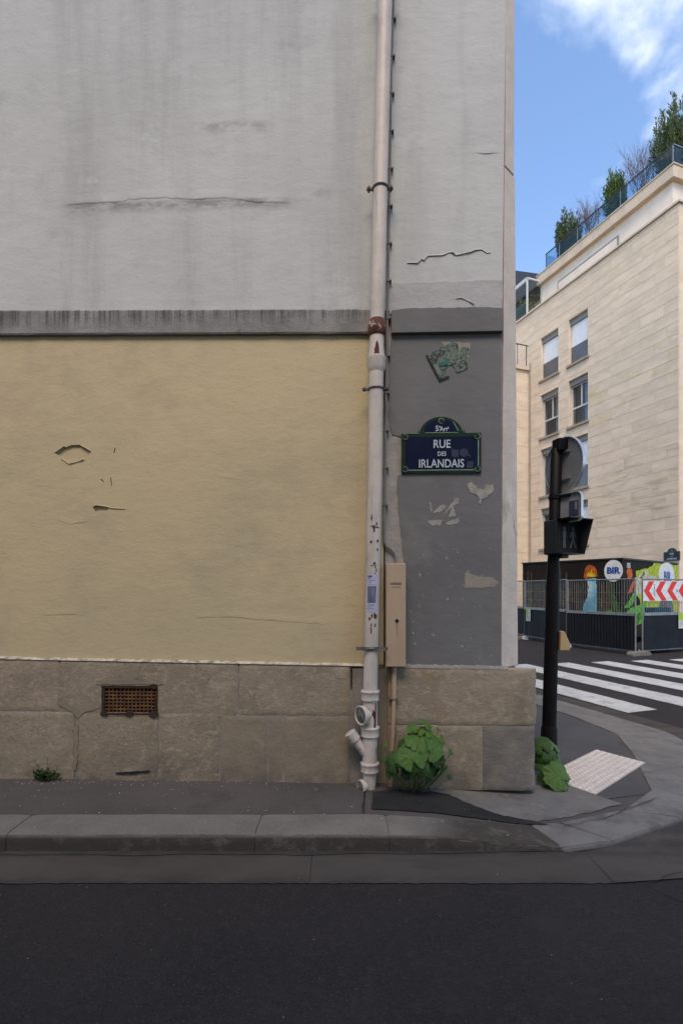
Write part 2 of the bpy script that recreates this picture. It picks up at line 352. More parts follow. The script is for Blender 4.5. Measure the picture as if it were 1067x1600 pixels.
M['stem'] = surf('green_stem', (0.10, 0.14, 0.04), (0.13, 0.13, 0.05), sc=9)
M['conifer'] = leafmat('evergreen_leaf', (0.055, 0.085, 0.024), (0.12, 0.145, 0.050), 0.3)
M['conifer2'] = leafmat('bright_evergreen_leaf', (0.055, 0.100, 0.022), (0.12, 0.18, 0.04), 0.3)
M['bluegreen'] = leafmat('blue_green_leaf', (0.030, 0.070, 0.045), (0.05, 0.095, 0.06), 0.2)
M['twig'] = surf('bare_twig', (0.20, 0.135, 0.115), (0.13, 0.09, 0.085), sc=9)
M['bark'] = surf('bark', (0.09, 0.065, 0.045), (0.06, 0.045, 0.033), sc=12, st=(1, 1, .2))
M['zinc'] = surf('dark_roof_zinc', (0.045, 0.045, 0.047), (0.06, 0.06, 0.062), sc=3, rough=0.5)

# ------------------------------------------------------------------ mesh helpers
ORG = {}
class MB:
    def __init__(s): s.v = []; s.f = []
    def add(s, vs, fs):
        b = len(s.v); s.v += [tuple(p) for p in vs]; s.f += [tuple(i + b for i in f) for f in fs]
    def box(s, x0, x1, y0, y1, z0, z1):
        s.add([(x0,y0,z0),(x1,y0,z0),(x1,y1,z0),(x0,y1,z0),(x0,y0,z1),(x1,y0,z1),(x1,y1,z1),(x0,y1,z1)],
              [(0,3,2,1),(4,5,6,7),(0,1,5,4),(1,2,6,5),(2,3,7,6),(3,0,4,7)])
        return s
    def obox(s, c, ux, uy, uz, hx, hy, hz):      # oriented box
        c = Vector(c); ux, uy, uz = Vector(ux) * hx, Vector(uy) * hy, Vector(uz) * hz
        P = [c + ux * a + uy * b + uz * d for d in (-1, 1) for a, b in ((-1,-1),(1,-1),(1,1),(-1,1))]
        s.add(P, [(0,3,2,1),(4,5,6,7),(0,1,5,4),(1,2,6,5),(2,3,7,6),(3,0,4,7)])
        return s
    def prism(s, poly, y0, y1, mp=None):         # poly in (x,z); y0 front, y1 back
        n = len(poly)
        area = sum(poly[i][0]*poly[(i+1)%n][1]-poly[(i+1)%n][0]*poly[i][1] for i in range(n))
        if area < 0: poly = poly[::-1]
        P = [(x, y0, z) for x, z in poly] + [(x, y1, z) for x, z in poly]
        if mp: P = [mp(*p) for p in P]
        s.add(P, [tuple(range(n)), tuple(range(2*n-1, n-1, -1))] + [((i+1)%n, i, i+n, (i+1)%n+n) for i in range(n)])
        return s
    def sheet(s, poly, z):                       # flat polygon in (x,y)
        n = len(poly)
        area = sum(poly[i][0]*poly[(i+1)%n][1]-poly[(i+1)%n][0]*poly[i][1] for i in range(n))
        if area < 0: poly = poly[::-1]
        zz = z if callable(z) else (lambda x, y: z)
        s.add([(x, y, zz(x, y)) for x, y in poly], [tuple(range(n))])
        return s
    def tube(s, pts, rad, n=12, cap=True):
        pts = [Vector(p) for p in pts]
        if not isinstance(rad, (list, tuple)): rad = [rad] * len(pts)
        rings = []
        prev = None
        for i, p in enumerate(pts):
            a = pts[max(i-1, 0)]; b = pts[min(i+1, len(pts)-1)]
            t = (b - a)
            if t.length < 1e-9: t = Vector((0,0,1))
            t.normalize()
            if prev is None:
                ref = Vector((0,0,1)) if abs(t.z) < 0.9 else Vector((0,1,0))
                u = t.cross(ref).normalized()
            else:
                u = (prev - t * prev.dot(t)).normalized()
            prev = u
            w = t.cross(u)
            rings.append([p + (u * math.cos(2*math.pi*k/n) + w * math.sin(2*math.pi*k/n)) * rad[i] for k in range(n)])
        vs = [q for r in rings for q in r]
        fs = [(i*n+k, i*n+(k+1)%n, (i+1)*n+(k+1)%n, (i+1)*n+k) for i in range(len(pts)-1) for k in range(n)]
        if cap: fs += [tuple(range(n-1,-1,-1)), tuple((len(pts)-1)*n+k for k in range(n))]
        s.add(vs, fs)
        return s
    def mesh(s, name, org=(0,0,0), smooth=False):
        me = bpy.data.meshes.new(name)
        me.from_pydata([(a-org[0], b-org[1], c-org[2]) for a,b,c in s.v], [], s.f)
        bm = bmesh.new(); bm.from_mesh(me)
        bmesh.ops.recalc_face_normals(bm, faces=bm.faces)
        bm.to_mesh(me); bm.free()
        if smooth:
            for p in me.polygons: p.use_smooth = True
            try: me.set_sharp_from_angle(angle=R(40))
            except Exception: pass
        return me
    def build(s, name, mat, parent=None, smooth=False, bevel=0.0, org=None):
        if org is None: org = ORG.get(parent.name, (0,0,0)) if parent else (0,0,0)
        o = bpy.data.objects.new(name, s.mesh(name, org, smooth))
        COL.objects.link(o)
        o.data.materials.append(mat)
        if parent:
            o.parent = parent
            ORG[o.name] = org
        if bevel:
            bv = o.modifiers.new('bevel', 'BEVEL'); bv.width = bevel; bv.segments = 2; bv.limit_method = 'ANGLE'
        return o

def tag(o, label=None, cat=None, group=None, kind=None):
    if label: o['label'] = label
    if cat: o['category'] = cat
    if group: o['group'] = group
    if kind: o['kind'] = kind
    return o

class Frame:
    def __init__(s, ox, oy, rz): s.o = Vector((ox, oy, 0)); s.r = rz; s.m = Matrix.Rotation(rz, 3, 'Z')
    def pt(s, x, y, z): return s.o + s.m @ Vector((x, y, z))
    def empty(s, name, x, y, z, label=None, cat=None, group=None):
        o = bpy.data.objects.new(name, None); COL.objects.link(o)
        o.location = s.pt(x, y, z); o.rotation_euler = (0, 0, s.r); o.empty_display_size = 0.1
        ORG[o.name] = (x, y, z)
        return tag(o, label, cat, group)
    def one(s, name, mb, mat, x, y, z, label, cat, group=None, smooth=False):
        o = mb.build(name, mat, None, smooth, org=(x, y, z))
        o.location = s.pt(x, y, z); o.rotation_euler = (0, 0, s.r)
        ORG[o.name] = (x, y, z)
        return tag(o, label, cat, group)

def ragged(poly, amp, step, seed=0, closed=True):
    rs = random.Random(seed); out = []
    n = len(poly)
    for i in range(n if closed else n-1):
        a, b = Vector(poly[i]), Vector(poly[(i+1) % n])
        k = max(1, int((b-a).length / step))
        for j in range(k):
            p = a.lerp(b, j/k)
            out.append((p.x + rs.uniform(-amp, amp), p.y + rs.uniform(-amp, amp)))
    return out

def holed(outer, holes, y_front, depth):
    """plate in the (x,z) plane with holes cut in; walls of holes run back by depth"""
    bm = bmesh.new(); loops = []
    for lp in [outer] + holes:
        vs = [bm.verts.new((x, y_front, z)) for x, z in lp]
        loops.append(vs)
        for i in range(len(vs)): bm.edges.new((vs[i], vs[(i+1) % len(vs)]))
    bmesh.ops.triangle_fill(bm, use_beauty=True, edges=list(bm.edges))
    for vs in loops:
        back = [bm.verts.new((v.co.x, y_front + depth, v.co.z)) for v in vs]
        n = len(vs)
        for i in range(n):
            bm.faces.new((vs[i], vs[(i+1) % n], back[(i+1) % n], back[i]))
    bm.verts.index_update()
    mb = MB(); mb.add([tuple(v.co) for v in bm.verts], [tuple(v.index for v in f.verts) for f in bm.faces])
    bm.free()
    return mb

def text_mb(body, size, mp, thick=0.003, xs=1.0, bold=0.0, align='CENTER'):
    cu = bpy.data.curves.new('t', 'FONT'); cu.body = body; cu.size = size; cu.align_x = align; cu.align_y = 'CENTER'
    cu.extrude = thick / 2; cu.offset = bold; cu.resolution_u = 3
    o = bpy.data.objects.new('t', cu); COL.objects.link(o)
    bpy.context.view_layer.update()
    me = bpy.data.meshes.new_from_object(o.evaluated_get(bpy.context.evaluated_depsgraph_get()))
    mb = MB()
    mb.add([mp(v.co.x * xs, v.co.y, v.co.z) for v in me.vertices], [tuple(p.vertices) for p in me.polygons])
    bpy.data.objects.remove(o); bpy.data.meshes.remove(me); bpy.data.curves.remove(cu)
    return mb

def ellipse(cx, cz, rx, rz, n=28, a0=0, a1=360):
    full = abs(a1 - a0) >= 360
    return [(cx + rx*math.cos(R(a0+(a1-a0)*i/(n if full else n-1))), cz + rz*math.sin(R(a0+(a1-a0)*i/(n if full else n-1)))) for i in range(n)]

def sstep(a, b, x):
    t = min(1, max(0, (x-a)/(b-a))); return t*t*(3-2*t)

# ================================================================== GROUND
def zs(x, y=0):        # level of the footway: dips towards the crossing
    return 0.125 - 0.085 * sstep(0.15, 1.65, x)

road = MB()
xs_ = [-200, -60, -20, -8, -4, -2, 0, 2, 4, 6, 8, 12, 20, 60, 200]
ys_ = [-200, -60, -20, -6, -2, 0, 1, 2, 3, 4, 6, 8, 12, 20, 40, 100, 400]
road.add([(x, y, 0) for y in ys_ for x in xs_], [(j*len(xs_)+i, j*len(xs_)+i+1, (j+1)*len(xs_)+i+1, (j+1)*len(xs_)+i) for j in range(len(ys_)-1) for i in range(len(xs_)-1)])
road_o = tag(road.build('road', M['asphalt']), kind='structure')

KOUT = [(-9.0, 3.43), (-7.3, 3.43), (-5.6, 3.43), (-3.95, 3.43), (-2.25, 3.43), (-0.58, 3.43), (0.32, 3.43), (0.9, 3.43), (1.49, 3.435), (1.88, 3.53), (2.59, 3.89), (3.2, 4.45), (3.7, 5.15), (3.95, 5.75), (4.0, 6.3), (3.73, 7.2), (3.43, 8.19), (2.53, 11.2), (-0.5, 21.3)]
KIN = [(-9.0, 3.73), (-7.3, 3.73), (-5.6, 3.73), (-3.95, 3.73), (-2.25, 3.73), (-0.58, 3.73), (0.32, 3.73), (0.85, 3.73), (1.38, 3.735), (1.62, 3.79), (2.22, 4.02), (2.66, 4.4), (2.84, 4.85), (3.05, 5.35), (3.30, 6.15), (3.17, 7.05), (2.88, 8.0), (2.0, 11.0), (-1.03, 21.1)]
BACK = [(-9.0, 5.2), (-7.3, 5.15), (-5.6, 5.1), (-3.95, 5.0), (-2.25, 4.95), (-0.58, 4.9), (0.32, 4.9), (0.6, 4.9), (0.8, 4.95), (0.9, 5.0), (1.0, 5.1), (1.05, 5.2), (1.1, 5.4), (1.1, 5.7), (0.9, 6.3), (0.6, 7.2), (0.3, 8.2), (-0.6, 11.2), (-3.6, 21.2)]
def resample(A, k):
    out = []
    for i in range(len(A)-1):
        for j in range(k): out.append(tuple(Vector(A[i]).lerp(Vector(A[i+1]), j/k)))
    return out + [A[-1]]
kin, bck = resample(KIN, 4), resample(BACK, 4)
sw = MB(); NA = 8
vs = []
for a, b in zip(kin, bck):
    for j in range(NA+1):
        p = Vector(a).lerp(Vector(b), j/NA)
        vs.append((p.x, p.y, zs(p.x) + 0.004*noise.noise(Vector((p.x*1.5, p.y*1.5, 0)))))
fs = [(i*(NA+1)+j, i*(NA+1)+j+1, (i+1)*(NA+1)+j+1, (i+1)*(NA+1)+j) for i in range(len(kin)-1) for j in range(NA)]
sw.add(vs, fs)
walk = tag(sw.build('pavement', M['footway'], smooth=True), kind='structure')

def patch(name, poly, mat, lift, amp=0.012, step=0.08, seed=1, parent=None, label=None):
    """flat patch laid on the footway, ragged outline, follows its dip"""
    pl = ragged(poly, amp, step, seed)
    bm = bmesh.new()
    vs = [bm.verts.new((x, y, 0)) for x, y in pl]
    es = [bm.edges.new((vs[i], vs[(i+1) % len(vs)])) for i in range(len(vs))]
    bmesh.ops.triangle_fill(bm, use_beauty=True, edges=es)
    bmesh.ops.subdivide_edges(bm, edges=[e for e in bm.edges if e.calc_length() > 0.25], cuts=2, use_grid_fill=True)
    bm.verts.index_update()
    mb = MB(); mb.add([(v.co.x, v.co.y, zs(v.co.x) + lift) for v in bm.verts], [tuple(v.index for v in f.verts) for f in bm.faces])
    bm.free()
    o = mb.build(name, mat, parent or walk, smooth=True)
    if label: o['label'] = label
    return o
patch('dark_asphalt', [(1.66, 5.2), (1.8, 4.75), (2.1, 4.2), (2.6, 4.33), (2.72, 4.8), (2.95, 5.35), (3.2, 6.0), (3.05, 7.05), (2.75, 8.0), (1.9, 10.8), (0.5, 10.8), (0.9, 7.0)], M['footway_dark'], 0.004, 0.004, 0.15, 3, label='dark asphalt round the tactile paving')
patch('concrete_apron', [(0.72, 4.02), (0.95, 3.93), (1.45, 3.80), (1.75, 3.88), (2.25, 4.12), (2.1, 4.35), (1.85, 4.75), (1.62, 4.8), (1.5, 4.45), (0.75, 4.5)], M['concrete'], 0.0065, 0.012, 0.06, 5, label='pale concrete apron under the plinth end')
patch('tar_patch', [(0.252, 4.151), (0.565, 4.244), (0.885, 4.201), (0.977, 4.060), (1.152, 3.896), (1.273, 3.820), (1.540, 3.727), (1.245, 3.736), (0.998, 3.777), (0.745, 3.806), (0.506, 3.804), (0.232, 3.825)], M['wet'], 0.010, 0.008, 0.04, 7, label='black tar patch at the foot of the drainpipe')
patch('joint_crack', [(0.19, 4.33), (0.205, 4.33), (0.19, 4.05), (0.165, 3.74), (0.15, 3.74), (0.175, 4.05)], M['wet'], 0.006, 0.007, 0.03, 9)
def crack(name, pts, w, z, mat, parent, seed=0, amp=0.012):
    rs = random.Random(seed); P = []
    for i in range(len(pts)-1):
        a, b = Vector(pts[i]), Vector(pts[i+1])
        k = max(2, int((b-a).length/0.06))
        P += [a.lerp(b, j/k) for j in range(k)]
    P.append(Vector(pts[-1]))
    l, r = [], []
    for i, p in enumerate(P):
        t = (P[min(i+1, len(P)-1)] - P[max(i-1, 0)]).normalized(); nn = Vector((-t.y, t.x))
        o = rs.uniform(-amp, amp); ww = w * rs.uniform(0.4, 1.2)
        l.append(p + nn*(o+ww)); r.append(p + nn*(o-ww))
    mb = MB()
    zf = z if callable(z) else (lambda x: z)
    mb.add([(q.x, q.y, zf(q.x)) for q in l] + [(q.x, q.y, zf(q.x)) for q in r], [(i, i+1, len(P)+i+1, len(P)+i) for i in range(len(P)-1)])
    return mb.build(name, mat, parent)
crack('crack', [(3.423, 8.187), (3.617, 7.487), (3.836, 6.796), (4.042, 6.061)], 0.012, 0.013, M['silt'], road_o, 2)
crack('crack', [(1.775, 3.043), (1.931, 3.111), (2.122, 3.182)], 0.004, 0.011, M['wet'], road_o, 4)
crack('crack', [(1.817, 3.050), (1.925, 2.887), (2.095, 2.718)], 0.004, 0.011, M['wet'], road_o, 6)
crack('crack', [(1.614, 3.727), (1.947, 3.831), (2.284, 4.047), (2.621, 4.223)], 0.004, lambda x: zs(x)+0.016, M['wet'], walk, 8)

# kerb stones, each its own piece
def kerb_piece(i0, i1, parent, seed, gap=0.0025, mat=None, sub=10):
    A = resample(KOUT[i0:i1+1], sub); B = resample(KIN[i0:i1+1], sub)
    n = len(A); mb = MB(); prof = []
    for k in range(n):
        a, b = Vector(A[k]), Vector(B[k])
        zt = zs(b.x) + 0.006; zf = zs(a.x) + 0.004
        if a.x > 1.4: zf = 0.043
        rr = min(0.028, zf*0.6)
        d = (b - a); L = d.length; d.normalize()
        row = [(0.0 - 0.004, -0.03), (0.004, zf*0.45), (0.010, zf - rr), (0.010 + rr*0.3, zf - rr*0.35), (0.010 + rr, zf - 0.002), (L*0.45, zf*0.5+zt*0.5), (L-0.004, zt), (L-0.002, zt - 0.05)]
        if k in (0, n-1): row = [(q[0]*1.0, q[1]-0.006) for q in row]
        for t, z in row:
            p = a + d*t
            q = Vector((p.x*9 + seed*7, p.y*9, z*14))
            w = noise.noise(q)*0.005 + noise.noise(q*3.1)*0.0025
            prof.append((p.x, p.y - (w if t < 0.03 else 0), z + (w*0.6 if z > 0 else 0)))
    tx = (Vector(A[1])-Vector(A[0])).normalized()*gap; ty = (Vector(A[-1])-Vector(A[-2])).normalized()*gap
    m = 8
    for j in range(m):
        x, y, z = prof[j]; prof[j] = (x+tx.x, y+tx.y, z)
        x, y, z = prof[(n-1)*m+j]; prof[(n-1)*m+j] = (x-ty.x, y-ty.y, z)
    fs = [(k*m+j, k*m+j+1, (k+1)*m+j+1, (k+1)*m+j) for k in range(n-1) for j in range(m-1)]
    fs += [tuple(range(m)), tuple((n-1)*m+j for j in range(m))]
    mb.add(prof, fs)
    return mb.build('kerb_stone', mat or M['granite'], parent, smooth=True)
kb = MB(); A = resample(KOUT, 2); B = resample(KIN, 2)
vv = []
for a, b in zip(A, B):
    a, b = Vector(a), Vector(b)
    a2 = a.lerp(b, 0.05)
    z0 = (zs(a.x) if a.x < 1.4 else 0.043) - 0.012
    vv += [(a2.x, a2.y, -0.05), (a2.x, a2.y, z0), (b.x, b.y, zs(b.x) - 0.008)]
kb.add(vv, [(i*3+j, i*3+j+1, (i+1)*3+j+1, (i+1)*3+j) for i in range(len(A)-1) for j in range(2)])
kerb = tag(kb.build('kerb', M['concrete']), kind='structure')
for s_, (i0, i1) in enumerate([(0,1),(1,2),(2,3),(3,4),(4,5),(5,6),(6,8),(8,9),(9,10),(10,12),(12,14),(14,16),(16,17),(17,18)]):
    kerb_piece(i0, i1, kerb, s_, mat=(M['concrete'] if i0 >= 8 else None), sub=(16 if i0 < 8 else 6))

gt = tag(MB().sheet([(-9, 3.07), (1.6, 3.07), (1.6, 3.40), (-9, 3.40)], 0.004).build('gutter', M['silt']), kind='structure')
for x0, x1, sd in [(-9, -6.1, 0), (-6.1, -3.2, 1), (-3.2, -0.195, 2), (-0.190, 1.628, 3)]:
    mb = MB(); nn_ = 70
    rs = random.Random(sd)
    lo_ = [(x0+(x1-x0)*i/nn_, 3.066 + rs.uniform(-.006, .006), 0.006) for i in range(nn_+1)]
    hi_ = [(x0+(x1-x0)*i/nn_, 3.425, 0.011) for i in range(nn_+1)]
    mb.add(lo_+hi_, [(i, i+1, nn_+2+i, nn_+1+i) for i in range(nn_)])
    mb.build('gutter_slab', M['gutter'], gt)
gc = [Vector((1.63, 3.427)), Vector((1.88, 3.52)), Vector((2.6, 3.88)), Vector((3.21, 4.44)), Vector((3.71, 5.14)), Vector((3.97, 5.75)), Vector((4.02, 6.3)), Vector((3.75, 7.2)), Vector((3.45, 8.19)), Vector((2.55, 11.2))]
go = [Vector((1.63, 3.065)), Vector((2.1, 3.12)), Vector((2.95, 3.5)), Vector((3.6, 4.1)), Vector((4.1, 4.9)), Vector((4.35, 5.6)), Vector((4.42, 6.3)), Vector((4.1, 7.3)), Vector((3.76, 8.3)), Vector((2.85, 11.3))]
mb = MB(); mb.add([(p.x, p.y, 0.0105) for p in gc]+[(p.x, p.y, 0.009) for p in go], [(i, i+1, len(gc)+i+1, len(gc)+i) for i in range(len(gc)-1)])
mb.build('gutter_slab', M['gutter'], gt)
rs = random.Random(4)
pl = [(-8 + 0.1*i, 3.432) for i in range(96)] + [(-8 + 0.1*i, 3.43 - (0.045 + 0.05*noise.noise(Vector((i*0.19, 1, 0))) + rs.uniform(-.004, .004))*sstep(0, 14, 95-i)) for i in range(95, -1, -1)]
mb = MB().sheet(pl, 0.015); mb.build('silt_line', M['silt'], gt)

# crossing stripes
e = Vector((-0.29, 1)).normalized()
for k in range(6):
    x0 = 4.13 + 1.11*k; y0 = 7.39 + 0.27*(x0-4.13)
    a = Vector((x0, y0)); b = a + Vector((0.55, 0.21)); L = 4.75 - 0.05*k
    poly = ragged([tuple(a), tuple(b), tuple(b+e*L), tuple(a+e*L)], 0.008, 0.15, 20+k)
    MB().sheet(poly, 0.006).build('crossing_stripe', M['white_line'], road_o)

# tactile paving with domes
A_, B_, C_ = Vector((2.13, 4.30)), Vector((3.02, 5.10)), Vector((2.74, 5.52))
D_ = A_ + (C_-B_)
tp = MB()
q = [A_, B_, C_, D_]
lift = 0.0125
tp.add([(p.x, p.y, zs(p.x)+lift) for p in q] + [(p.x, p.y, zs(p.x)) for p in q], [(0,1,2,3),(0,4,5,1),(1,5,6,2),(2,6,7,3),(3,7,4,0)])
tac = tag(tp.build('tactile_paving', M['tactile']), 'white tactile paving mat with raised domes beside the crossing', 'tactile paving')
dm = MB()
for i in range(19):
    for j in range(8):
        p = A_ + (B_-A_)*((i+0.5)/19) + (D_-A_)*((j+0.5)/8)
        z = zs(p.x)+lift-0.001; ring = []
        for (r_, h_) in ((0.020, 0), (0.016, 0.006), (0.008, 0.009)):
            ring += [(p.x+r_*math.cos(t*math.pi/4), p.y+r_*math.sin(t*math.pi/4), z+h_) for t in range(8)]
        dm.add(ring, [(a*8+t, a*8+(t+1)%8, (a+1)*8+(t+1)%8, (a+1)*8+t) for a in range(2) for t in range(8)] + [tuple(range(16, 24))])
tag(dm.build('dome_field', surf('dome_lit_tone', (0.62, 0.55, 0.48), (0.5, 0.44, 0.39), sc=8, rough=0.8), tac, smooth=True), kind='stuff')  # domes coloured paler than the mat, as if lit, so they show

# grit and flakes on the pavement
gr = MB(); rs = random.Random(11)
for i in range(210):
    if rs.random() < 0.6: x, y = rs.uniform(-3.2, 0.15), 4.40 - abs(rs.gauss(0, 0.10))
    else: x, y = rs.uniform(-3.4, 1.2), rs.uniform(3.5, 4.4)
    if y > 4.38 - 0.036*x: continue
    r_ = rs.uniform(0.002, 0.007); z = zs(x)+0.008; a0 = rs.uniform(0, 6)
    ring = [(x+r_*rs.uniform(.5, 1.2)*math.cos(a0+t*1.26), y+r_*rs.uniform(.5, 1.2)*math.sin(a0+t*1.26), z) for t in range(5)]
    gr.add(ring + [(x, y, z+0.004)], [(t, (t+1) % 5, 5) for t in range(5)])
for i in range(45):
    x, y = rs.uniform(-3.0, 3.2), rs.uniform(1.6, 3.4)
    r_ = rs.uniform(0.001, 0.003); a0 = rs.uniform(0, 6)
    ring = [(x+r_*rs.uniform(.5, 1.2)*math.cos(a0+t*1.26), y+r_*rs.uniform(.5, 1.2)*math.sin(a0+t*1.26), 0.012) for t in range(5)]
    gr.add(ring + [(x, y, 0.016)], [(t, (t+1) % 5, 5) for t in range(5)])
tag(gr.build('plaster_grit', M['cream']), 'small pale plaster flakes scattered along the foot of the wall', 'grit', kind='stuff')

# ================================================================== CORNER BUILDING (near)
NW = Frame(0, 4.392, R(-2.06))
nb = NW.empty('corner_building', 0, 0, 0, 'grey and yellow rendered corner building with stone plinth and drainpipe', 'building')
TOP = 13.0
XL = -6.5
X_P = 0.372                                        # left edge of the pier
# upper grey render
up = [(XL, 4.235), (XL, TOP), (1.43, TOP), (1.393, 6.77), (1.362, 4.155), (X_P, 4.155)]
MB().prism(up, 0.0, 0.30).build('upper_wall', M['upper'], nb)
# string course
b_ = MB()
n_ = 60
rows = []
for i in range(n_+1):
    t = i/n_; x = XL + (0.36-XL)*t
    zt = 4.153 + (0.36-x)*0.0163; zb = 3.945 + (0.36-x)*0.0140
    w = 0.004*noise.noise(Vector((x*6, 0, 0)))
    rows += [(x, 0.05, zb+w), (x, -0.036+w, zb+w), (x, -0.042+w, zb+0.012), (x, -0.042, zt-0.014+w), (x, -0.03, zt+w*.5), (x, 0.05, zt+0.012)]
b_.add(rows, [(i*6+j, i*6+j+1, (i+1)*6+j+1, (i+1)*6+j) for i in range(n_) for j in range(5)] + [tuple(range(6)), tuple(n_*6+j for j in range(6))])
b_.build('string_course', M['band'], nb)
# yellow render with broken-out patches
eye = [(-2.509, 2.971), (-2.452, 3.010), (-2.423, 3.024), (-2.406, 3.015), (-2.360, 3.034), (-2.275, 3.036), (-2.189, 2.985), (-2.189, 2.968), (-2.246, 2.902), (-2.303, 2.885), (-2.377, 2.869), (-2.446, 2.915)]
slot = [(-2.166, 2.499), (-2.132, 2.507), (-2.087, 2.504), (-2.053, 2.498), (-2.019, 2.481), (-2.047, 2.453), (-2.149, 2.454)]
notch1 = [(-2.104, 2.733), (-2.087, 2.733), (-2.064, 2.710), (-2.076, 2.710)]
notch2 = [(-2.013, 2.749), (-2.004, 2.743), (-1.996, 2.676), (-2.004, 2.671)]
notch3 = [(-1.985, 2.961), (-1.973, 3.005), (-1.965, 3.000), (-1.976, 2.955)]
yo = [(XL, 1.21), (XL, 4.04), (0.36, 3.95), (0.36, 1.13), (-3.0, 1.172)]
holed(yo, [eye, slot, notch1, notch2, notch3], -0.004, 0.026).build('yellow_wall', M['yellow'], nb)
MB().prism([(XL, 1.15), (XL, 4.1), (0.36, 4.05), (0.36, 1.1)], 0.014, 0.29).build('masonry', M['yellow'], nb)
def lip(name, pts, w, out, mat, parent=None, base=-0.004, up_=True):
    """curled edge of a plaster skin: strip leaving the wall along pts"""
    mb = MB(); rs = random.Random(len(pts)); a = []
    for x, z in pts:
        a.append((x, base+0.001, z)); a.append((x, base-out*rs.uniform(.4, 1.1), z+(w if up_ else -w)*rs.uniform(.5, 1.1)))
    mb.add(a, [(2*i, 2*i+1, 2*i+3, 2*i+2) for i in range(len(pts)-1)])
    o = mb.build(name, mat, parent or nb)
    sd = o.modifiers.new('thick', 'SOLIDIFY'); sd.thickness = 0.004
    return o
lip('plaster_lip', [(-2.509, 2.971), (-2.452, 3.010), (-2.423, 3.027)], 0.008, 0.010, M['yellow'], up_=False)
lip('plaster_lip', [(-2.275, 3.036), (-2.229, 3.013), (-2.184, 2.985)], 0.006, 0.010, M['yellow'], up_=False)
lip('plaster_lip', [(-2.446, 2.915), (-2.377, 2.867), (-2.303, 2.883), (-2.246, 2.902)], 0.008, 0.010, M['yellow'])
lip('plaster_lip', [(-2.166, 2.499), (-2.132, 2.510), (-2.053, 2.501), (-2.002, 2.487), (-1.951, 2.483), (-1.883, 2.480)], 0.006, 0.012, M['yellow'], up_=False)
YR = []
YR.append([(-2.515, 2.394), (-2.429, 2.360), (-2.360, 2.338), (-2.303, 2.354), (-2.172, 2.370)])
for i, (u_, pts) in enumerate([(0, [(-1.128, 2.769), (-1.044, 2.741), (-0.961, 2.729), (-0.821, 2.706)]), (0, [(-0.793, 2.756), (-0.682, 2.752)]), (0, [(-2.658, 1.542), (-2.372, 1.554), (-2.201, 1.543)]), (0, [(-1.296, 1.528), (-0.961, 1.534), (-0.571, 1.502), (-0.074, 1.470)])]):
    YR.append(pts)
def ridge(pts, w, h, mat, base=0.0):
    P = []; V = [Vector(p) for p in pts]; R_ = []
    for i in range(len(V)-1):
        k = max(2, int((V[i+1]-V[i]).length/0.03)); R_ += [V[i].lerp(V[i+1], j/k) for j in range(k)]
    R_.append(V[-1]); n = len(R_)
    for i, p in enumerate(R_):
        f = min(1, i/4, (n-1-i)/4)*(0.55+0.6*noise.noise(Vector((p.x*9, p.y*9, w*50)))+.3)
        zz_ = p.y + 0.012*noise.noise(Vector((p.x*16, 3, 0)))
        for t, g in ((3.2, 0), (1.6, .55), (.4, 1.0), (.0, .95), (-.16, .12), (-.3, 0)):
            P.append((p.x, base + 0.0005 - h*g*max(f, 0), zz_ + w*t))
    mb = MB(); mb.add(P, [(i*6+j, i*6+j+1, (i+1)*6+j+1, (i+1)*6+j) for i in range(n-1) for j in range(5)])
    return mb.build('plaster_ridge', mat, nb, smooth=True)
# cracks and blisters in the grey render
ridge([(-2.440, 5.127), (-2.258, 5.144), (-1.973, 5.147), (-1.775, 5.170), (-1.521, 5.174), (-1.296, 5.151), (-1.016, 5.160), (-0.738, 5.114), (-0.405, 5.099)], 0.030, 0.0045, M['upper'])
lip('plaster_lip', [(0.561, 4.570), (0.648, 4.568), (0.680, 4.594), (0.702, 4.588), (0.734, 4.626), (0.854, 4.628), (0.924, 4.649), (0.951, 4.642), (0.973, 4.626), (1.097, 4.644), (1.135, 4.665), (1.189, 4.669), (1.232, 4.636), (1.264, 4.640)], 0.014, 0.014, M['upper'], base=0.0, up_=False)
lip('plaster_lip', [(0.973, 4.250), (1.016, 4.254), (1.070, 4.232), (1.124, 4.203)], 0.012, 0.012, M['pierpatch'], base=-0.003, up_=False)
for pts in YR: ridge(pts, 0.02, 0.003, M['yellow'], -0.004)
ridge([(1.097, 5.477), (1.312, 5.470), (1.366, 5.479)], 0.03, 0.006, M['upper'])
# pier: warm grey touch-up, dark grey band and panel
MB().prism(ragged([(0.413, 4.387), (1.361, 4.394), (1.361, 4.101), (0.413, 4.119)], 0.006, 0.05, 3), -0.003, 0.02).build('touch_up_paint', M['pierpatch'], nb)
MB().prism([(X_P, 1.05), (X_P, 4.16), (1.362, 4.16), (1.354, 1.05)], 0.004, 0.30).build('pier', M['pinkgrey'], nb)
pb = ragged([(0.424, 4.135), (0.582, 4.154), (0.908, 4.153), (1.361, 4.144)], 0.004, 0.04, 5, False) + [(1.361, 4.139), (1.361, 3.943), (0.424, 3.944)]
MB().prism(pb, -0.042, 0.02).build('pier_band', M['darkgrey'], nb, bevel=0.006)
dp = [(0.430, 3.960), (1.353, 3.954)] + [(1.353, 1.098)] + ragged([(0.550, 1.089), (0.550, 1.887), (0.517, 2.160), (0.473, 2.652), (0.484, 2.751), (0.517, 2.756), (0.517, 3.067), (0.430, 3.101), (0.397, 3.255), (0.413, 3.747), (0.430, 3.960)], 0.006, 0.04, 8, False)
MB().prism(dp, -0.003, 0.02).build('dark_grey_panel', M['darkgrey'], nb)
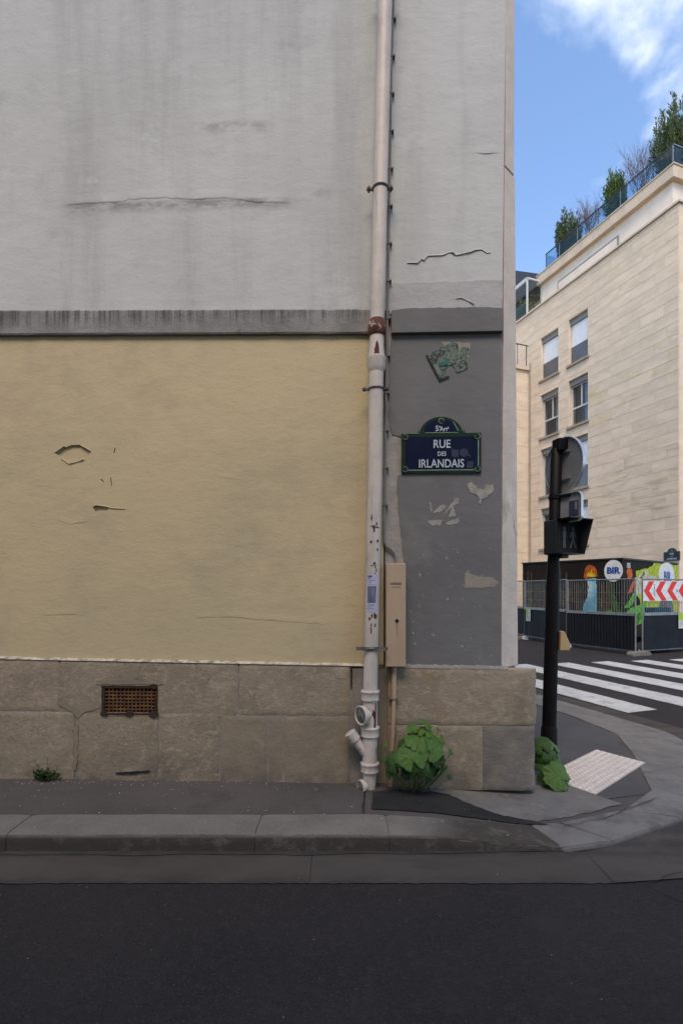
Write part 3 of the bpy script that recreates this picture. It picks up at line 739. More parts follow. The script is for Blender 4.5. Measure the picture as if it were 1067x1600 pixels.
# chamfered corner and hidden side wall
def cham(name, z0, x0, w0, z1, x1, w1, mat, y=0.0):
    mb = MB()
    P = [(x0, y, z0), (x0+w0, y+w0, z0), (x0+w0-0.05, y+w0+0.3, z0), (x0-0.1, y+0.32, z0), (x1, y, z1), (x1+w1, y+w1, z1), (x1+w1-0.05, y+w1+0.3, z1), (x1-0.1, y+0.32, z1)]
    mb.add(P, [(0,1,5,4),(1,2,6,5),(2,3,7,6),(3,0,4,7),(0,3,2,1),(4,5,6,7)])
    return mb.build(name, mat, nb, bevel=0.008)
cham('corner_chamfer', 1.10, 1.356, 0.20, 5.36, 1.383, 0.125, M['chamfer'])
cham('corner_chamfer', 5.365, 1.388, 0.105, TOP, 1.43, 0.085, M['chamfer'])
def side(name, z0, z1, xo, mat, y0=0.22):
    L = 14
    mb = MB(); dx = -0.325*L
    mb.add([(xo, y0, z0), (xo+dx, y0+L, z0), (xo+dx-0.4, y0+L, z0), (xo-0.4, y0, z0), (xo, y0, z1), (xo+dx, y0+L, z1), (xo+dx-0.4, y0+L, z1), (xo-0.4, y0, z1)],
           [(0,1,5,4),(1,2,6,5),(2,3,7,6),(3,0,4,7),(0,3,2,1),(4,5,6,7)])
    mb.build(name, mat, nb)
side('side_wall', 1.1, TOP, 1.46, M['upper'], 0.30)
side('side_plinth', -0.1, 1.1, 1.57, M['smoothstone'], 0.35)
rf = MB(); rf.prism([(XL, TOP), (XL, TOP+0.25), (1.55, TOP+0.25), (1.55, TOP)], -0.15, 9.0); rf.build('roof_slab', M['band'], nb)
MB().box(XL, -0.2, 0.31, 12, -0.1, TOP-0.02).build('building_core', M['upper'], nb)

# plinth stones
def zt(x): return 1.125 - 0.0142*x            # plinth top
def stone(x0, x1, z0, z1, yf, mat, seed, amp=0.005, top=False, hole=None, parent=nb, endround=0.0, ztop=None, zbot=None):
    step = 0.022
    nx = max(3, int((x1-x0)/step)); nzz = max(3, int((z1-z0)/step))
    xs = [x0+(x1-x0)*i/nx for i in range(nx+1)]; zz = [z0+(z1-z0)*j/nzz for j in range(nzz+1)]
    if hole:
        for h in hole[:2]: k = min(range(len(xs)), key=lambda i: abs(xs[i]-h)); xs[k] = h
        for h in hole[2:]: k = min(range(len(zz)), key=lambda i: abs(zz[i]-h)); zz[k] = h
    mb = MB(); P = []
    for j, z in enumerate(zz):
        tz = j/(len(zz)-1)
        for i, x in enumerate(xs):
            zb_ = zbot(x) if zbot else z0; zt_ = ztop(x) if ztop else z1
            z_ = zb_ + (zt_-zb_)*tz if not hole or not (hole[2]-.001 <= z <= hole[3]+.001) else z
            q = Vector((x*4.5+seed, 0, z_*7)); 
            d = noise.noise(q)*0.6 + noise.noise(q*2.7)*0.4 + noise.noise(Vector((x*28, seed, z_*38)))*0.45
            y = yf - amp*d*0.6
            edge = min(x-x0, x1-x, (z_-zb_), (zt_-z_))
            if edge < 0.006: y += 0.006 + 0.004*noise.noise(Vector((x*15, z*15, seed)))
            xx = x
            if endround and x > x1-endround:
                t = (x-(x1-endround))/endround
                y += 0.10*t*t
                xx = x - 0.02*t*t + 0.012*noise.noise(Vector((z_*9, seed, 0)))*t
            P.append((xx, y, z_))
    n1 = len(xs); F_ = []
    for j in range(len(zz)-1):
        for i in range(n1-1):
            if hole and hole[0]-1e-6 <= xs[i] and xs[i+1] <= hole[1]+1e-6 and hole[2]-1e-6 <= zz[j] and zz[j+1] <= hole[3]+1e-6: continue
            F_.append((j*n1+i, j*n1+i+1, (j+1)*n1+i+1, (j+1)*n1+i))
    # sides back into the wall
    b0 = len(P)
    loop = [i for i in range(n1)] + [j*n1+n1-1 for j in range(1, len(zz))] + [(len(zz)-1)*n1+i for i in range(n1-2, -1, -1)] + [j*n1 for j in range(len(zz)-2, 0, -1)]
    for k in loop: P.append((P[k][0], 0.06, P[k][2]))
    for k in range(len(loop)): F_.append((loop[k], loop[(k+1) % len(loop)], b0+(k+1) % len(loop), b0+k))
    if hole:
        a, b, c, d_ = hole; b1 = len(P)
        P += [(a, yf-.004, c), (b, yf-.004, c), (b, yf-.004, d_), (a, yf-.004, d_), (a, 0.12, c), (b, 0.12, c), (b, 0.12, d_), (a, 0.12, d_)]
        F_ += [(b1, b1+1, b1+5, b1+4), (b1+1, b1+2, b1+6, b1+5), (b1+2, b1+3, b1+7, b1+6), (b1+3, b1, b1+4, b1+7)]
    mb.add(P, F_)
    return mb.build('stone_block', mat, parent, smooth=True)
YF = -0.040

MB().prism([(0.19, -0.1), (0.19, 1.10), (0.43, 1.09), (0.43, -0.1)], -0.004, 0.29).build('plinth_recess', M['smoothstone'], nb)
MB().prism([(0.43, 0.11), (0.43, 1.10), (1.50, 1.085), (1.50, 0.11)], -0.040, 0.29).build('plinth_mortar', M['mortar'], nb)
hl = ((-2.070, 0.940)[0], (-1.578, 0.944)[0], (-1.860, 0.680)[1], (-1.860, 0.942)[1])
holed([(XL, -0.1), (0.19, -0.1), (0.19, 1.10), (XL, 1.19)], [[(hl[0], hl[2]), (hl[1], hl[2]), (hl[1], hl[3]), (hl[0], hl[3])]], -0.033, 0.15).build('plinth_mortar', M['mortar'], nb)
xa, xb, xc, xd = (-2.446, 0.882)[0], (-0.877, 0.893)[0], (0.074, 0.900)[0], (-2.303, 0.491)[0]
zm1 = (-2.658, 0.712)[1]; zm2 = (-0.295, 0.693)[1]
stone(XL, -4.6, zm1+.006, 1.17, YF, M['stone'], 31, ztop=zt)
stone(-4.59, xa-.005, zm1+.006, 1.17, YF, M['stone'], 1, ztop=zt)
stone(xa+.005, xb-.004, zm1+.006, 1.16, YF, M['stone'], 2, ztop=zt, hole=hl)
stone(xb+.004, xc, zm2+.005, 1.13, YF, M['stone'], 3, ztop=zt)
zb_ = lambda x: zs(x) - 0.03
stone(XL, -4.0, 0.08, zm1-.004, YF, M['stone'], 33, zbot=zb_)
stone(-3.99, xd-.012, 0.08, zm1-.004, YF-.004, M['stone'], 4, zbot=zb_)
xe, xf, xg, xh = (-1.578, 0.499)[0], (-1.044, 0.504)[0], (-0.632, 0.508)[0], (-0.488, 0.510)[0]
stone(xd+.012, xe-.003, 0.08, zm1-.005, YF, M['stone'], 5, zbot=zb_, amp=0.007)
stone(xe+.003, xf-.007, 0.08, zm1-.002, YF, M['stone'], 6, zbot=zb_)
stone(xf+.007, xg-.003, 0.08, zm2-.005, YF, M['smoothstone'], 7, zbot=zb_, amp=0.005)
stone(xg+.003, xh-.005, 0.08, zm2-.005, YF+.003, M['smoothstone'], 8, zbot=zb_, amp=0.005)
stone(xh+.005, xc, 0.08, zm2-.005, YF-.002, M['smoothstone'], 9, zbot=zb_, amp=0.005)
x1_, x2_, x3_ = (0.397, 0.792)[0], (1.189, 0.364)[0], (1.684, 0.811)[0]
zm3 = (0.908, 0.627)[1]
stone(x1_, x3_, zm3+.003, 1.10, YF-.010, M['stone'], 12, ztop=lambda x: 1.118-0.012*x, endround=0.12, amp=0.007)
stone(x1_, x2_-.003, 0.05, zm3-.003, YF-.010, M['stone'], 13, zbot=lambda x: 0.060+0.022*sstep(.7, 1.15, x), amp=0.006)
stone(x2_+.003, x3_-.02, 0.05, zm3-.003, YF-.008, M['greystone'], 14, zbot=lambda x: 0.084, amp=0.005, endround=0.07)
MB().box(0.44, 1.585, -0.022, 0.27, -0.1, 0.035).build('shaded_foundation', M['wet'], nb)  # tar black puts the shade of the slot under the plinth into the colour
# cream fillet along the plinth top
fl = MB(); P = []
nf = 260
for i in range(nf+1):
    x = XL + (0.19-XL)*i/nf
    w = 0.006 + 0.009*noise.noise(Vector((x*11, 2, 0))) + 0.006*noise.noise(Vector((x*47, 5, 0)))
    z = zt(x) + 0.002
    P += [(x, -0.046 - 0.004*noise.noise(Vector((x*30, 0, 0))), z-0.003), (x, -0.042, z+w*.5), (x, -0.003, z+0.008+w)]
fl.add(P, [(i*3+j, i*3+j+1, (i+1)*3+j+1, (i+1)*3+j) for i in range(nf) for j in range(2)])
fl.build('plaster_fillet', M['cream'], nb)
fl = MB(); P = []
for i in range(81):
    x = 0.44 + (1.40-0.44)*i/80
    w = 0.010 + 0.010*noise.noise(Vector((x*22, 2, 0))) + 0.006*noise.noise(Vector((x*60, 5, 0)))
    z = 1.118-0.012*x
    P += [(x, -0.050, z-0.004), (x, -0.046, z+w*.6), (x, -0.003, z+0.012+w)]
fl.add(P, [(i*3+j, i*3+j+1, (i+1)*3+j+1, (i+1)*3+j) for i in range(80) for j in range(2)])
fl.build('plaster_fillet', M['mortar'], nb)
# dark gap beside the pipe and mortar strips
MB().prism([(0.074, 1.130), (0.093, 1.130), (0.091, 0.927), (0.080, 0.927)], -0.0415, 0.0).build('open_joint', M['wet'], nb)
for pl, sd in [([(-2.320, 0.575), (-2.275, 0.604), (-2.280, 0.352), (-2.292, 0.212), (-2.320, 0.212), (-2.309, 0.435)], 1), ([(-2.440, 0.837), (-2.315, 0.760), (-2.087, 0.795), (-2.076, 0.751), (-2.229, 0.705), (-2.280, 0.648), (-2.326, 0.704), (-2.446, 0.770)], 2), ([(-2.115, 0.985), (-1.945, 0.997), (-1.832, 0.987), (-1.719, 1.010), (-1.549, 0.988), (-1.532, 0.955), (-2.115, 0.951)], 3)]:
    MB().prism(ragged(pl, 0.004, 0.03, sd), -0.0445, -0.02).build('mortar_patch', M['smoothstone'], nb)
MB().prism(ragged([(-1.951, 0.188), (-1.832, 0.201), (-1.645, 0.214), (-1.656, 0.200), (-1.803, 0.182), (-1.917, 0.178)], 0.003, 0.02, 5), -0.0505, -0.02).build('painted_hollow', M['wet'], nb)  # raised dark plate; the shade of the hollow is only in its colour

for pl, sd in [([(-1.871, 1.109), (-1.736, 1.110), (-1.724, 0.998), (-1.883, 0.992)], 11)]:
    MB().prism(ragged(pl, 0.010, 0.03, sd), -0.0450, -0.02).build('repair_patch', M['smoothstone'], nb)
# pieces of torn paper, paint daubs on the pier
paper_n = [0]
def wall_piece(name, poly, mat, yf, label, cat, amp=0.003, step=0.02, group=None, th=0.0035):
    paper_n[0] += 1
    pl = ragged(poly, amp, step, paper_n[0])
    cx = sum(p[0] for p in pl)/len(pl); cz_ = min(p[1] for p in pl)
    return NW.one(name, MB().prism(pl, yf, yf+th), mat, cx, 0, cz_, label, cat, group)
pm = surf('mosaic_print', (0.155, 0.185, 0.14), (0.12, 0.15, 0.115), sc=8, rough=0.8)
nt = pm.node_tree
bs = nt.nodes['Principled BSDF']; oldc = bs.inputs['Base Color'].links[0].from_socket
vo = nt.nodes.new('ShaderNodeTexNoise'); vo.inputs['Scale'].default_value = 48; vo.inputs['Detail'].default_value = 2; vo.inputs['Distortion'].default_value = 1.5
tcx = nt.nodes.new('ShaderNodeTexCoord'); nt.links.new(tcx.outputs['Object'], vo.inputs['Vector'])
mr = nt.nodes.new('ShaderNodeMapRange'); mr.inputs['From Min'].default_value = 0.47; mr.inputs['From Max'].default_value = 0.53; nt.links.new(vo.outputs['Fac'], mr.inputs['Value'])
lg = nt.nodes.new('ShaderNodeTexNoise'); lg.inputs['Scale'].default_value = 11; nt.links.new(tcx.outputs['Object'], lg.inputs['Vector'])
mr2 = nt.nodes.new('ShaderNodeMapRange'); mr2.inputs['From Min'].default_value = 0.70; mr2.inputs['From Max'].default_value = 0.50; nt.links.new(lg.outputs['Fac'], mr2.inputs['Value'])
pr = nt.nodes.new('ShaderNodeMath'); pr.operation = 'MULTIPLY'; nt.links.new(mr.outputs[0], pr.inputs[0]); nt.links.new(mr2.outputs[0], pr.inputs[1])
mxx = nt.nodes.new('ShaderNodeMix'); mxx.data_type = 'RGBA'; nt.links.new(pr.outputs[0], mxx.inputs['Factor']); nt.links.new(oldc, mxx.inputs[6]); mxx.inputs[7].default_value = (0.02, 0.026, 0.022, 1)
nt.links.new(mxx.outputs[2], bs.inputs['Base Color'])
jig = [(0.721, 3.764), (0.800, 3.801), (0.854, 3.833), (0.940, 3.875), (0.984, 3.858), (1.000, 3.797), (1.005, 3.792)] + ellipse((1.048, 3.797)[0], (1.048, 3.797)[1], 0.042, 0.035, 9, 170, -70) + [(1.038, 3.726), (1.065, 3.704), (1.070, 3.649), (1.027, 3.628), (0.984, 3.612), (0.967, 3.629)] + ellipse((0.924, 3.630)[0], (0.924, 3.630)[1], 0.042, 0.050, 9, 20, 190) + [(0.892, 3.592), (0.913, 3.581), (0.832, 3.544)]
wall_piece('glue_mark', [(0.843, 3.882), (1.097, 3.866), (1.081, 3.736), (0.994, 3.781), (0.908, 3.804)], M['tan'], -0.005, 'pale glue mark behind the green mosaic poster on the grey pier', 'glue mark', th=0.004)
tpo = NW.one('torn_poster', MB().prism(jig, -0.0085, -0.003), pm, (0.897, 3.543)[0], 0, (0.897, 3.543)[1], 'green jigsaw shaped mosaic poster stuck above the street plaque', 'poster')
MB().prism(ragged([(0.821, 3.691), (0.886, 3.718), (0.875, 3.750), (0.908, 3.723), (0.902, 3.685), (0.854, 3.669)], .002, .02, 3), -0.0125, -0.009).build('teal_print', surf('teal_print', (0.02, 0.10, 0.09), (0.03, 0.13, 0.11), sc=30), tpo)
MB().prism([(0.718, 3.764), (0.729, 3.769), (0.843, 3.549), (0.832, 3.538)], -0.0125, -0.009).build('dark_border', M['wet'], tpo)
MB().prism([(0.832, 3.538), (0.827, 3.552), (0.913, 3.586), (0.916, 3.575)], -0.0125, -0.009).build('dark_border', M['wet'], tpo)
wall_piece('torn_sticker', [(1.059, 2.664), (1.097, 2.686), (1.140, 2.647), (1.156, 2.626), (1.178, 2.636), (1.205, 2.614), (1.221, 2.663), (1.280, 2.657), (1.291, 2.619), (1.269, 2.581), (1.216, 2.544), (1.189, 2.538), (1.183, 2.500), (1.156, 2.500), (1.172, 2.538), (1.140, 2.582), (1.097, 2.593)], M['paper'], -0.007, 'v shaped scrap of torn white sticker below the street plaque', 'sticker scrap', 0.006, 0.013)
for i, (pl, lb) in enumerate([
    ([(0.745, 2.519), (0.762, 2.508), (0.772, 2.426), (0.762, 2.421)], 'thin upright sliver of torn paper on the grey pier'),
    ([(0.778, 2.421), (0.816, 2.470), (0.870, 2.497), (0.886, 2.469), (0.843, 2.432)], 'slanted oval scrap of torn paper on the grey pier'),
    ([(0.870, 2.410), (0.913, 2.475), (0.951, 2.524), (0.962, 2.551), (1.000, 2.545), (0.994, 2.507), (0.951, 2.485), (0.967, 2.420), (0.962, 2.387), (0.913, 2.393), (0.940, 2.469)], 'hook shaped scrap of torn paper on the grey pier'),
    ([(0.734, 2.356), (0.854, 2.366), (0.843, 2.317), (0.767, 2.312)], 'low wide scrap of torn brownish paper under the other scraps'),
    ([(0.951, 2.366), (0.994, 2.387), (1.005, 2.354), (0.973, 2.327), (0.897, 2.322), (0.886, 2.339)], 'small curved scrap of torn paper beside the low wide scrap')]):
    wall_piece('paper_scrap', pl, M['paper'], -0.0055, lb, 'paper scrap', 0.0045, 0.012, 'paper scraps on the pier')
wall_piece('paint_daub', [(1.048, 1.908), (1.081, 1.913), (1.167, 1.881), (1.286, 1.875), (1.339, 1.826), (1.296, 1.793), (1.178, 1.783), (1.048, 1.788)], M['tan'], -0.005, 'tan brushed paint daub low on the dark grey pier', 'paint daub', 0.004, 0.03, th=0.004)

# ================================================================== DRAINPIPE
YP = -0.125
dpz = NW.empty('drainpipe', 0.238, YP, 0.12, 'beige cast iron drainpipe with rusty joints fixed to the wall', 'drainpipe')
def px(z):                                  # pipe centre line: leans a little
    K_ = [(0.1, 0.236), (0.243, 0.239), (1.01, 0.244), (2.654, 0.282), (3.968, 0.299), (6.81, 0.37), (13.0, 0.525)]
    for (a, b), (c, d) in zip(K_, K_[1:]):
        if z <= c: return b + (d-b)*(z-a)/(c-a)
    return K_[-1][1]
def sect(name, prof, mat, n=28, steps=1):
    zz = []
    for (z0, r0), (z1, r1) in zip(prof, prof[1:]):
        k = max(1, int(abs(z1-z0)/0.4))
        zz += [(z0+(z1-z0)*i/k, r0+(r1-r0)*i/k) for i in range(k)]
    zz.append(prof[-1])
    mb = MB(); P = []
    for z, r_ in zz:
        P += [(px(z)+r_*math.cos(2*math.pi*k/n), YP+r_*math.sin(2*math.pi*k/n), z) for k in range(n)]
    F_ = [(i*n+k, i*n+(k+1) % n, (i+1)*n+(k+1) % n, (i+1)*n+k) for i in range(len(zz)-1) for k in range(n)]
    F_ += [tuple(range(n)), tuple((len(zz)-1)*n+k for k in range(n))]
    mb.add(P, F_)
    return mb.build(name, mat, dpz, smooth=True)
sect('pipe_section', [(12.8, 0.060), (3.95, 0.060)], M['pipe'])
sect('rusty_collar', [(4.01, 0.062), (3.995, 0.072), (3.93, 0.076), (3.885, 0.072), (3.87, 0.061)], M['rust'])
sect('pipe_section', [(3.88, 0.060), (3.80, 0.061), (3.72, 0.068), (3.67, 0.070)], M['pipe'])
sect('socket', [(3.70, 0.064), (3.697, 0.078), (3.685, 0.080), (3.675, 0.076), (3.615, 0.076), (3.59, 0.066), (3.57, 0.060)], M['pipe'])
sect('pipe_section', [(3.60, 0.060), (0.90, 0.060)], M['pipe'])
def socket(zc_, h=0.085):
    a, b = zc_+h/2, zc_-h/2
    sect('socket', [(a, 0.060), (a-.003, 0.077), (a-.014, 0.080), (a-.022, 0.075), (b+.02, 0.073), (b+.006, 0.076), (b, 0.062)], M['pipe'])
socket(0.893)
sect('inspection_tee', [(0.87, 0.060), (0.61, 0.062)], M['pipe'])
socket(0.592)
sect('branch_body', [(0.57, 0.063), (0.32, 0.061)], M['pipe'])
socket(0.297, 0.08)
sect('shoe', [(0.28, 0.058), (0.20, 0.055), (0.14, 0.052), (0.10, 0.050)], M['pipe'])
def cap(cx, cz_, r_, ax, reach, nm):
    ax = Vector(ax).normalized(); c0 = Vector((px(cz_), YP, cz_))
    P = [c0 + ax*(reach*t) for t in (0.2, 0.62, 0.66, 0.86, 0.9, 0.9, 0.84, 0.84)]
    mb = MB().tube(P[:5] , [r_*.72, r_*.72, r_*.98, r_, r_*.92], 22)
    o = mb.build(nm, M['pipe'], dpz, smooth=True)
    mb = MB()
    for rr, t0, t1 in ((0.80, .9, .93), (0.52, .93, .95), (0.2, .95, 1.0)):
        mb.tube([c0+ax*reach*t0, c0+ax*reach*t1], [r_*rr, r_*rr*.92], 18)
    mb.build('hatch_plate', M['bracket'], o, smooth=True)
    mb = MB()
    rim = []
    ref = ax.cross(Vector((0,0,1))).normalized(); up2 = ax.cross(ref)
    pts = [c0+ax*reach*.92 + (ref*math.cos(a)+up2*math.sin(a))*r_*.93 for a in [2*math.pi*i/20 for i in range(21)]]
    mb.tube(pts, r_*.10, 6, cap=False); mb.build('rim', M['pipe'], o, smooth=True)
    return o
cap(0, 0.735, 0.080, (-0.80, -0.60, 0), 0.105, 'inspection_hatch')
cap(0, 0.150, 0.056, (-0.85, -0.52, -0.05), 0.095, 'rodding_eye')
ba, bb = Vector((px(.36), YP, 0.36)), Vector((px(.36)-0.135, YP-0.02, 0.545))
dd = (bb-ba).normalized()
MB().tube([ba, bb], [0.038, 0.038], 18).build('branch_arm', M['pipe'], dpz, smooth=True)
MB().tube([bb-dd*.03, bb-dd*.025, bb+dd*.05, bb+dd*.055], [0.039, 0.049, 0.049, 0.040], 18).build('branch_socket', M['pipe'], dpz, smooth=True)
def strap(z, mat):
    mb = MB(); pts = [(px(z)+0.063*math.cos(a), YP+0.063*math.sin(a), z) for a in [2*math.pi*i/24 for i in range(25)]]
    mb.tube(pts, 0.009, 6, cap=False)
    mb.box(px(z)-0.115, px(z)-0.06, YP-.012, YP+.012, z-.008, z+.008)
    mb.box(px(z)+0.06, px(z)+0.105, YP-.012, YP+.012, z-.008, z+.008)
    mb.box(px(z)-0.012, px(z)+0.012, YP+.05, -0.0, z-.012, z+.012)
    o = mb.build('bracket', mat, dpz)
    for sx in (-0.095, 0.088):
        MB().tube([(px(z)+sx, YP-0.03, z), (px(z)+sx, YP+0.03, z)], 0.010, 6).build('bolt', mat, o)
for z in (6.79, 5.10, 3.435): strap(z, M['bracket'])
strap(9.2, M['bracket'])
sb = MB(); sb.box(px(1.285)-0.125, px(1.285)+0.135, YP-.068, YP-.062, 1.27, 1.30)
sb.tube([(px(1.285)+0.0645*math.cos(a), YP+0.0645*math.sin(a), 1.285) for a in [2*math.pi*i/24 for i in range(25)]], 0.013, 6, cap=False)
sb.box(px(1.285)-0.012, px(1.285)+0.012, YP+.05, -0.0, 1.275, 1.297)
sb.build('bracket', M['bracket'], dpz)
def pipe_patch(name, poly, mat, lift, parent, th=0.0015, sub=8):
    """thin piece wrapped round the pipe; poly in metres across and height"""
    bm = bmesh.new()
    vs = [bm.verts.new((x, 0, z)) for x, z in poly]
    es = [bm.edges.new((vs[i], vs[(i+1) % len(vs)])) for i in range(len(vs))]
    bmesh.ops.triangle_fill(bm, use_beauty=True, edges=es)
    bmesh.ops.subdivide_edges(bm, edges=[e for e in bm.edges if e.calc_length() > 0.02], cuts=3, use_grid_fill=True)
    bm.verts.index_update()
    mb = MB()
    rr = 0.060 + lift
    mb.add([(px(v.co.z)+rr*math.sin(v.co.x/rr), YP-rr*math.cos(v.co.x/rr), v.co.z) for v in bm.verts], [tuple(v.index for v in f.verts) for f in bm.faces])
    bm.free()
    return mb, parent
mb, _ = pipe_patch('', [(-0.026, 3.70), (-0.018, 3.72), (-0.022, 3.735), (-0.014, 3.76), (-0.008, 3.795), (0.0, 3.81), (0.012, 3.785), (0.018, 3.75), (0.022, 3.70)], 0, 0.0105, 0)
mb.build('flaked_paint', M['redoxide'], dpz)
mb, _ = pipe_patch('', [(0.030, 0.63), (0.052, 0.63), (0.056, 0.84), (0.045, 0.83), (0.040, 0.76), (0.022, 0.79), (0.02, 0.74), (0.036, 0.70)], 0, 0.0035, 0)
mb.build('flaked_paint', M['redoxide'], dpz)
rs = random.Random(21)
chips = [(0.0, 2.27, 0.012, 0.030), (-0.022, 2.36, 0.006, 0.03), (-0.010, 2.29, 0.02, 0.008), (0.02, 2.31, 0.006, 0.02), (0.030, 2.28, 0.018, 0.006), (0.035, 2.17, 0.008, 0.014), (-0.02, 2.16, 0.010, 0.012), (0.035, 2.10, 0.006, 0.014), (0.01, 1.985, 0.010, 0.014), (0.02, 1.96, 0.008, 0.02), (-0.01, 1.965, 0.014, 0.006), (0.0, 1.555, 0.006, 0.02), (0.022, 1.56, 0.010, 0.022), (0.035, 1.545, 0.018, 0.018), (-0.02, 1.53, 0.010, 0.016), (-0.005, 1.45, 0.006, 0.05), (0.03, 1.475, 0.010, 0.016), (0.02, 1.90, 0.006, 0.01), (0.028, 1.93, 0.005, 0.016)]
for cx_, cz_, rx_, rz_ in chips:
    mb, _ = pipe_patch('', ragged(ellipse(cx_, cz_, rx_, rz_, 7), min(rx_, rz_)*.5, 0.006, int(cz_*1000)), 0, 0.0012, 0)
    mb.build('paint_chip', M['rust'] if rs.random() < .3 else M['wet'], dpz)
# flyer taped round the pipe
FZ0, FZ1 = (0.261, 1.587)[1], (0.261, 1.897)[1]
fx, fw = -0.008, 0.045
fl_org = (px(FZ0), YP, FZ0)
mb, _ = pipe_patch('', [(fx-fw, FZ0), (fx+fw, FZ0), (fx+fw+.002, FZ1), (fx-fw+.003, FZ1-.004)], 0, 0.003, 0)
fly = NW.one('flyer', mb, surf('lilac_paper', (0.42, 0.40, 0.52), (0.36, 0.345, 0.46), sc=12), px(FZ0), YP, FZ0, 'small lilac flyer with a dark photo taped round the drainpipe', 'flyer')
H_ = FZ1-FZ0
mb, _ = pipe_patch('', [(fx-fw*.8, FZ0+H_*.24), (fx+fw*.8, FZ0+H_*.24), (fx+fw*.8, FZ0+H_*.68), (fx-fw*.8, FZ0+H_*.68)], 0, 0.0042, 0)
mb.build('photo_print', surf('dim_photo_print', (0.05, 0.055, 0.085), (0.20, 0.20, 0.27), sc=26, st=(1, 1, .35), lo=.3, hi=.8), fly)
for t0, w_, h_ in [(.93, .55, .03), (.89, .4, .015), (.83, .9, .008), (.77, .5, .008), (.72, .8, .006), (.18, .8, .012), (.13, .5, .010), (.08, .8, .008)]:
    mb, _ = pipe_patch('', [(fx-fw*.8, FZ0+H_*t0), (fx-fw*.8+fw*1.6*w_, FZ0+H_*t0), (fx-fw*.8+fw*1.6*w_, FZ0+H_*(t0+h_)), (fx-fw*.8, FZ0+H_*(t0+h_))], 0, 0.0042, 0)
    mb.build('print_line', M['ghost'], fly)

# ================================================================== CABLE CONDUIT, CABINET, LOWER CONDUIT
YC = -0.020
cpts = [(0.452, 7.903), (0.441, 6.810), (0.424, 6.264), (0.408, 5.170), (0.392, 4.185), (0.386, 3.857), (0.375, 3.255), (0.370, 2.763), (0.362, 2.243)]
ctop = cpts[0]; cx0 = (0.49, 12.6)
path = [(cx0[0], YC, cx0[1])] + [(x, YC, z) for x, z in cpts] + [(*[(0.363, 2.182)[0]], YC, (0.363, 2.182)[1]), ((0.381, 2.139)[0], YC, (0.381, 2.139)[1]), ((0.424, 2.111)[0], YC, (0.424, 2.111)[1]), ((0.452, 2.084)[0], YC, (0.452, 2.084)[1]), ((0.465, 2.040)[0], YC, (0.465, 2.040)[1]), ((0.465, 1.963)[0], YC, (0.465, 1.963)[1])]
cz0 = path[-1][2]
cab = NW.empty('cable_conduit', path[-1][0], YC, cz0, 'thin painted cable conduit clipped to the wall right of the drainpipe', 'conduit')
MB().tube(path, 0.011, 10).build('conduit_tube', surf('conduit_paint', (0.22, 0.18, 0.155), (0.17, 0.14, 0.12), sc=6), cab, smooth=True)
CLIPM = surf('clip_paint', (0.17, 0.14, 0.125), (0.12, 0.095, 0.085), sc=20)
for v_ in range(14):
    z = 6.62 - 0.318*v_
    if z < 2.3: break
    xx = None
    for p, q2 in zip(path, path[1:]):
        if q2[2] <= z <= p[2]: t = (z-q2[2])/(p[2]-q2[2]); xx = q2[0]+(p[0]-q2[0])*t
    m2 = MB(); m2.box(xx-.014, xx+.030, YC-.013, 0.0, z-.006, z+.006); m2.box(xx+.019, xx+.029, YC-.019, YC-.012, z-.005, z+.005)
    m2.build('clip', CLIPM, cab)
b0 = (0.374, 1.130); b1 = (0.537, 1.983)
bx0, bx1, bz0, bz1 = b0[0], b1[0], b0[1]+.003, b1[1]
box = NW.empty('cabinet', (bx0+bx1)/2, 0, bz0, 'tall narrow beige metal utility cabinet on the wall beside the drainpipe', 'cabinet')
MB().box(bx0+.004, bx1-.004, -0.115, 0.0, bz0, bz1).build('body', M['box'], box, bevel=0.004)
MB().box(bx0, bx1, -0.140, -0.112, bz0-.003, bz1+.003).build('cover', M['box'], box, bevel=0.006)
bxc = (bx0+bx1)/2; BW = bx1-bx0; BH = bz1-bz0
pw = surf('faded_lettering', (0.16, 0.10, 0.075), (0.21, 0.15, 0.115), sc=60)
MB().box(bxc-BW*.26, bxc+BW*.28, -0.1425, -0.139, bz0+BH*.800, bz0+BH*.812).build('faded_plate', pw, box)
MB().box(bxc-BW*.28, bxc+BW*.26, -0.1435, -0.139, bz0+BH*.818, bz0+BH*.828).build('faded_plate', M['box'], box)
MB().box(bxc-BW*.18, bxc+BW*.22, -0.1418, -0.139, bz0+BH*.770, bz0+BH*.780).build('faded_plate', surf('fainter_lettering', (0.24, 0.185, 0.145), (0.22, 0.17, 0.13), sc=60), box)
MB().tube([(bxc+.008, -0.146, bz0+BH*.445), (bxc+.008, -0.139, bz0+BH*.445)], [0.013, 0.016], 16).build('lock', M['wet'], box)
MB().prism([(bxc+.003, bz0+BH*.43), (bxc+.013, bz0+BH*.43), (bxc+.010, bz0+BH*.30), (bxc+.006, bz0+BH*.30)], -0.1415, -0.139).build('rust_run', surf('rust_run', (0.21, 0.155, 0.115), (0.235, 0.18, 0.14), sc=20), box)
lp = [(0.444, 1.125), (0.441, 0.854), (0.433, 0.528), (0.422, 0.337), (0.412, 0.082)]
lpe = NW.empty('conduit_pipe', lp[-1][0], -0.07, lp[-1][1], 'thin beige pipe running from the cabinet down to the pavement', 'pipe')
MB().tube([(x, -0.070, z) for x, z in lp[:2]], 0.022, 12).build('upper_sleeve', M['box'], lpe, smooth=True)
MB().tube([(x, -0.070, z) for x, z in lp[1:]], 0.0185, 12).build('lower_tube', M['box'], lpe, smooth=True)
MB().box(lp[1][0]-.04, lp[1][0]+.035, -0.094, -0.03, lp[1][1]-.004, lp[1][1]+.004).build('clip', M['bracket'], lpe)

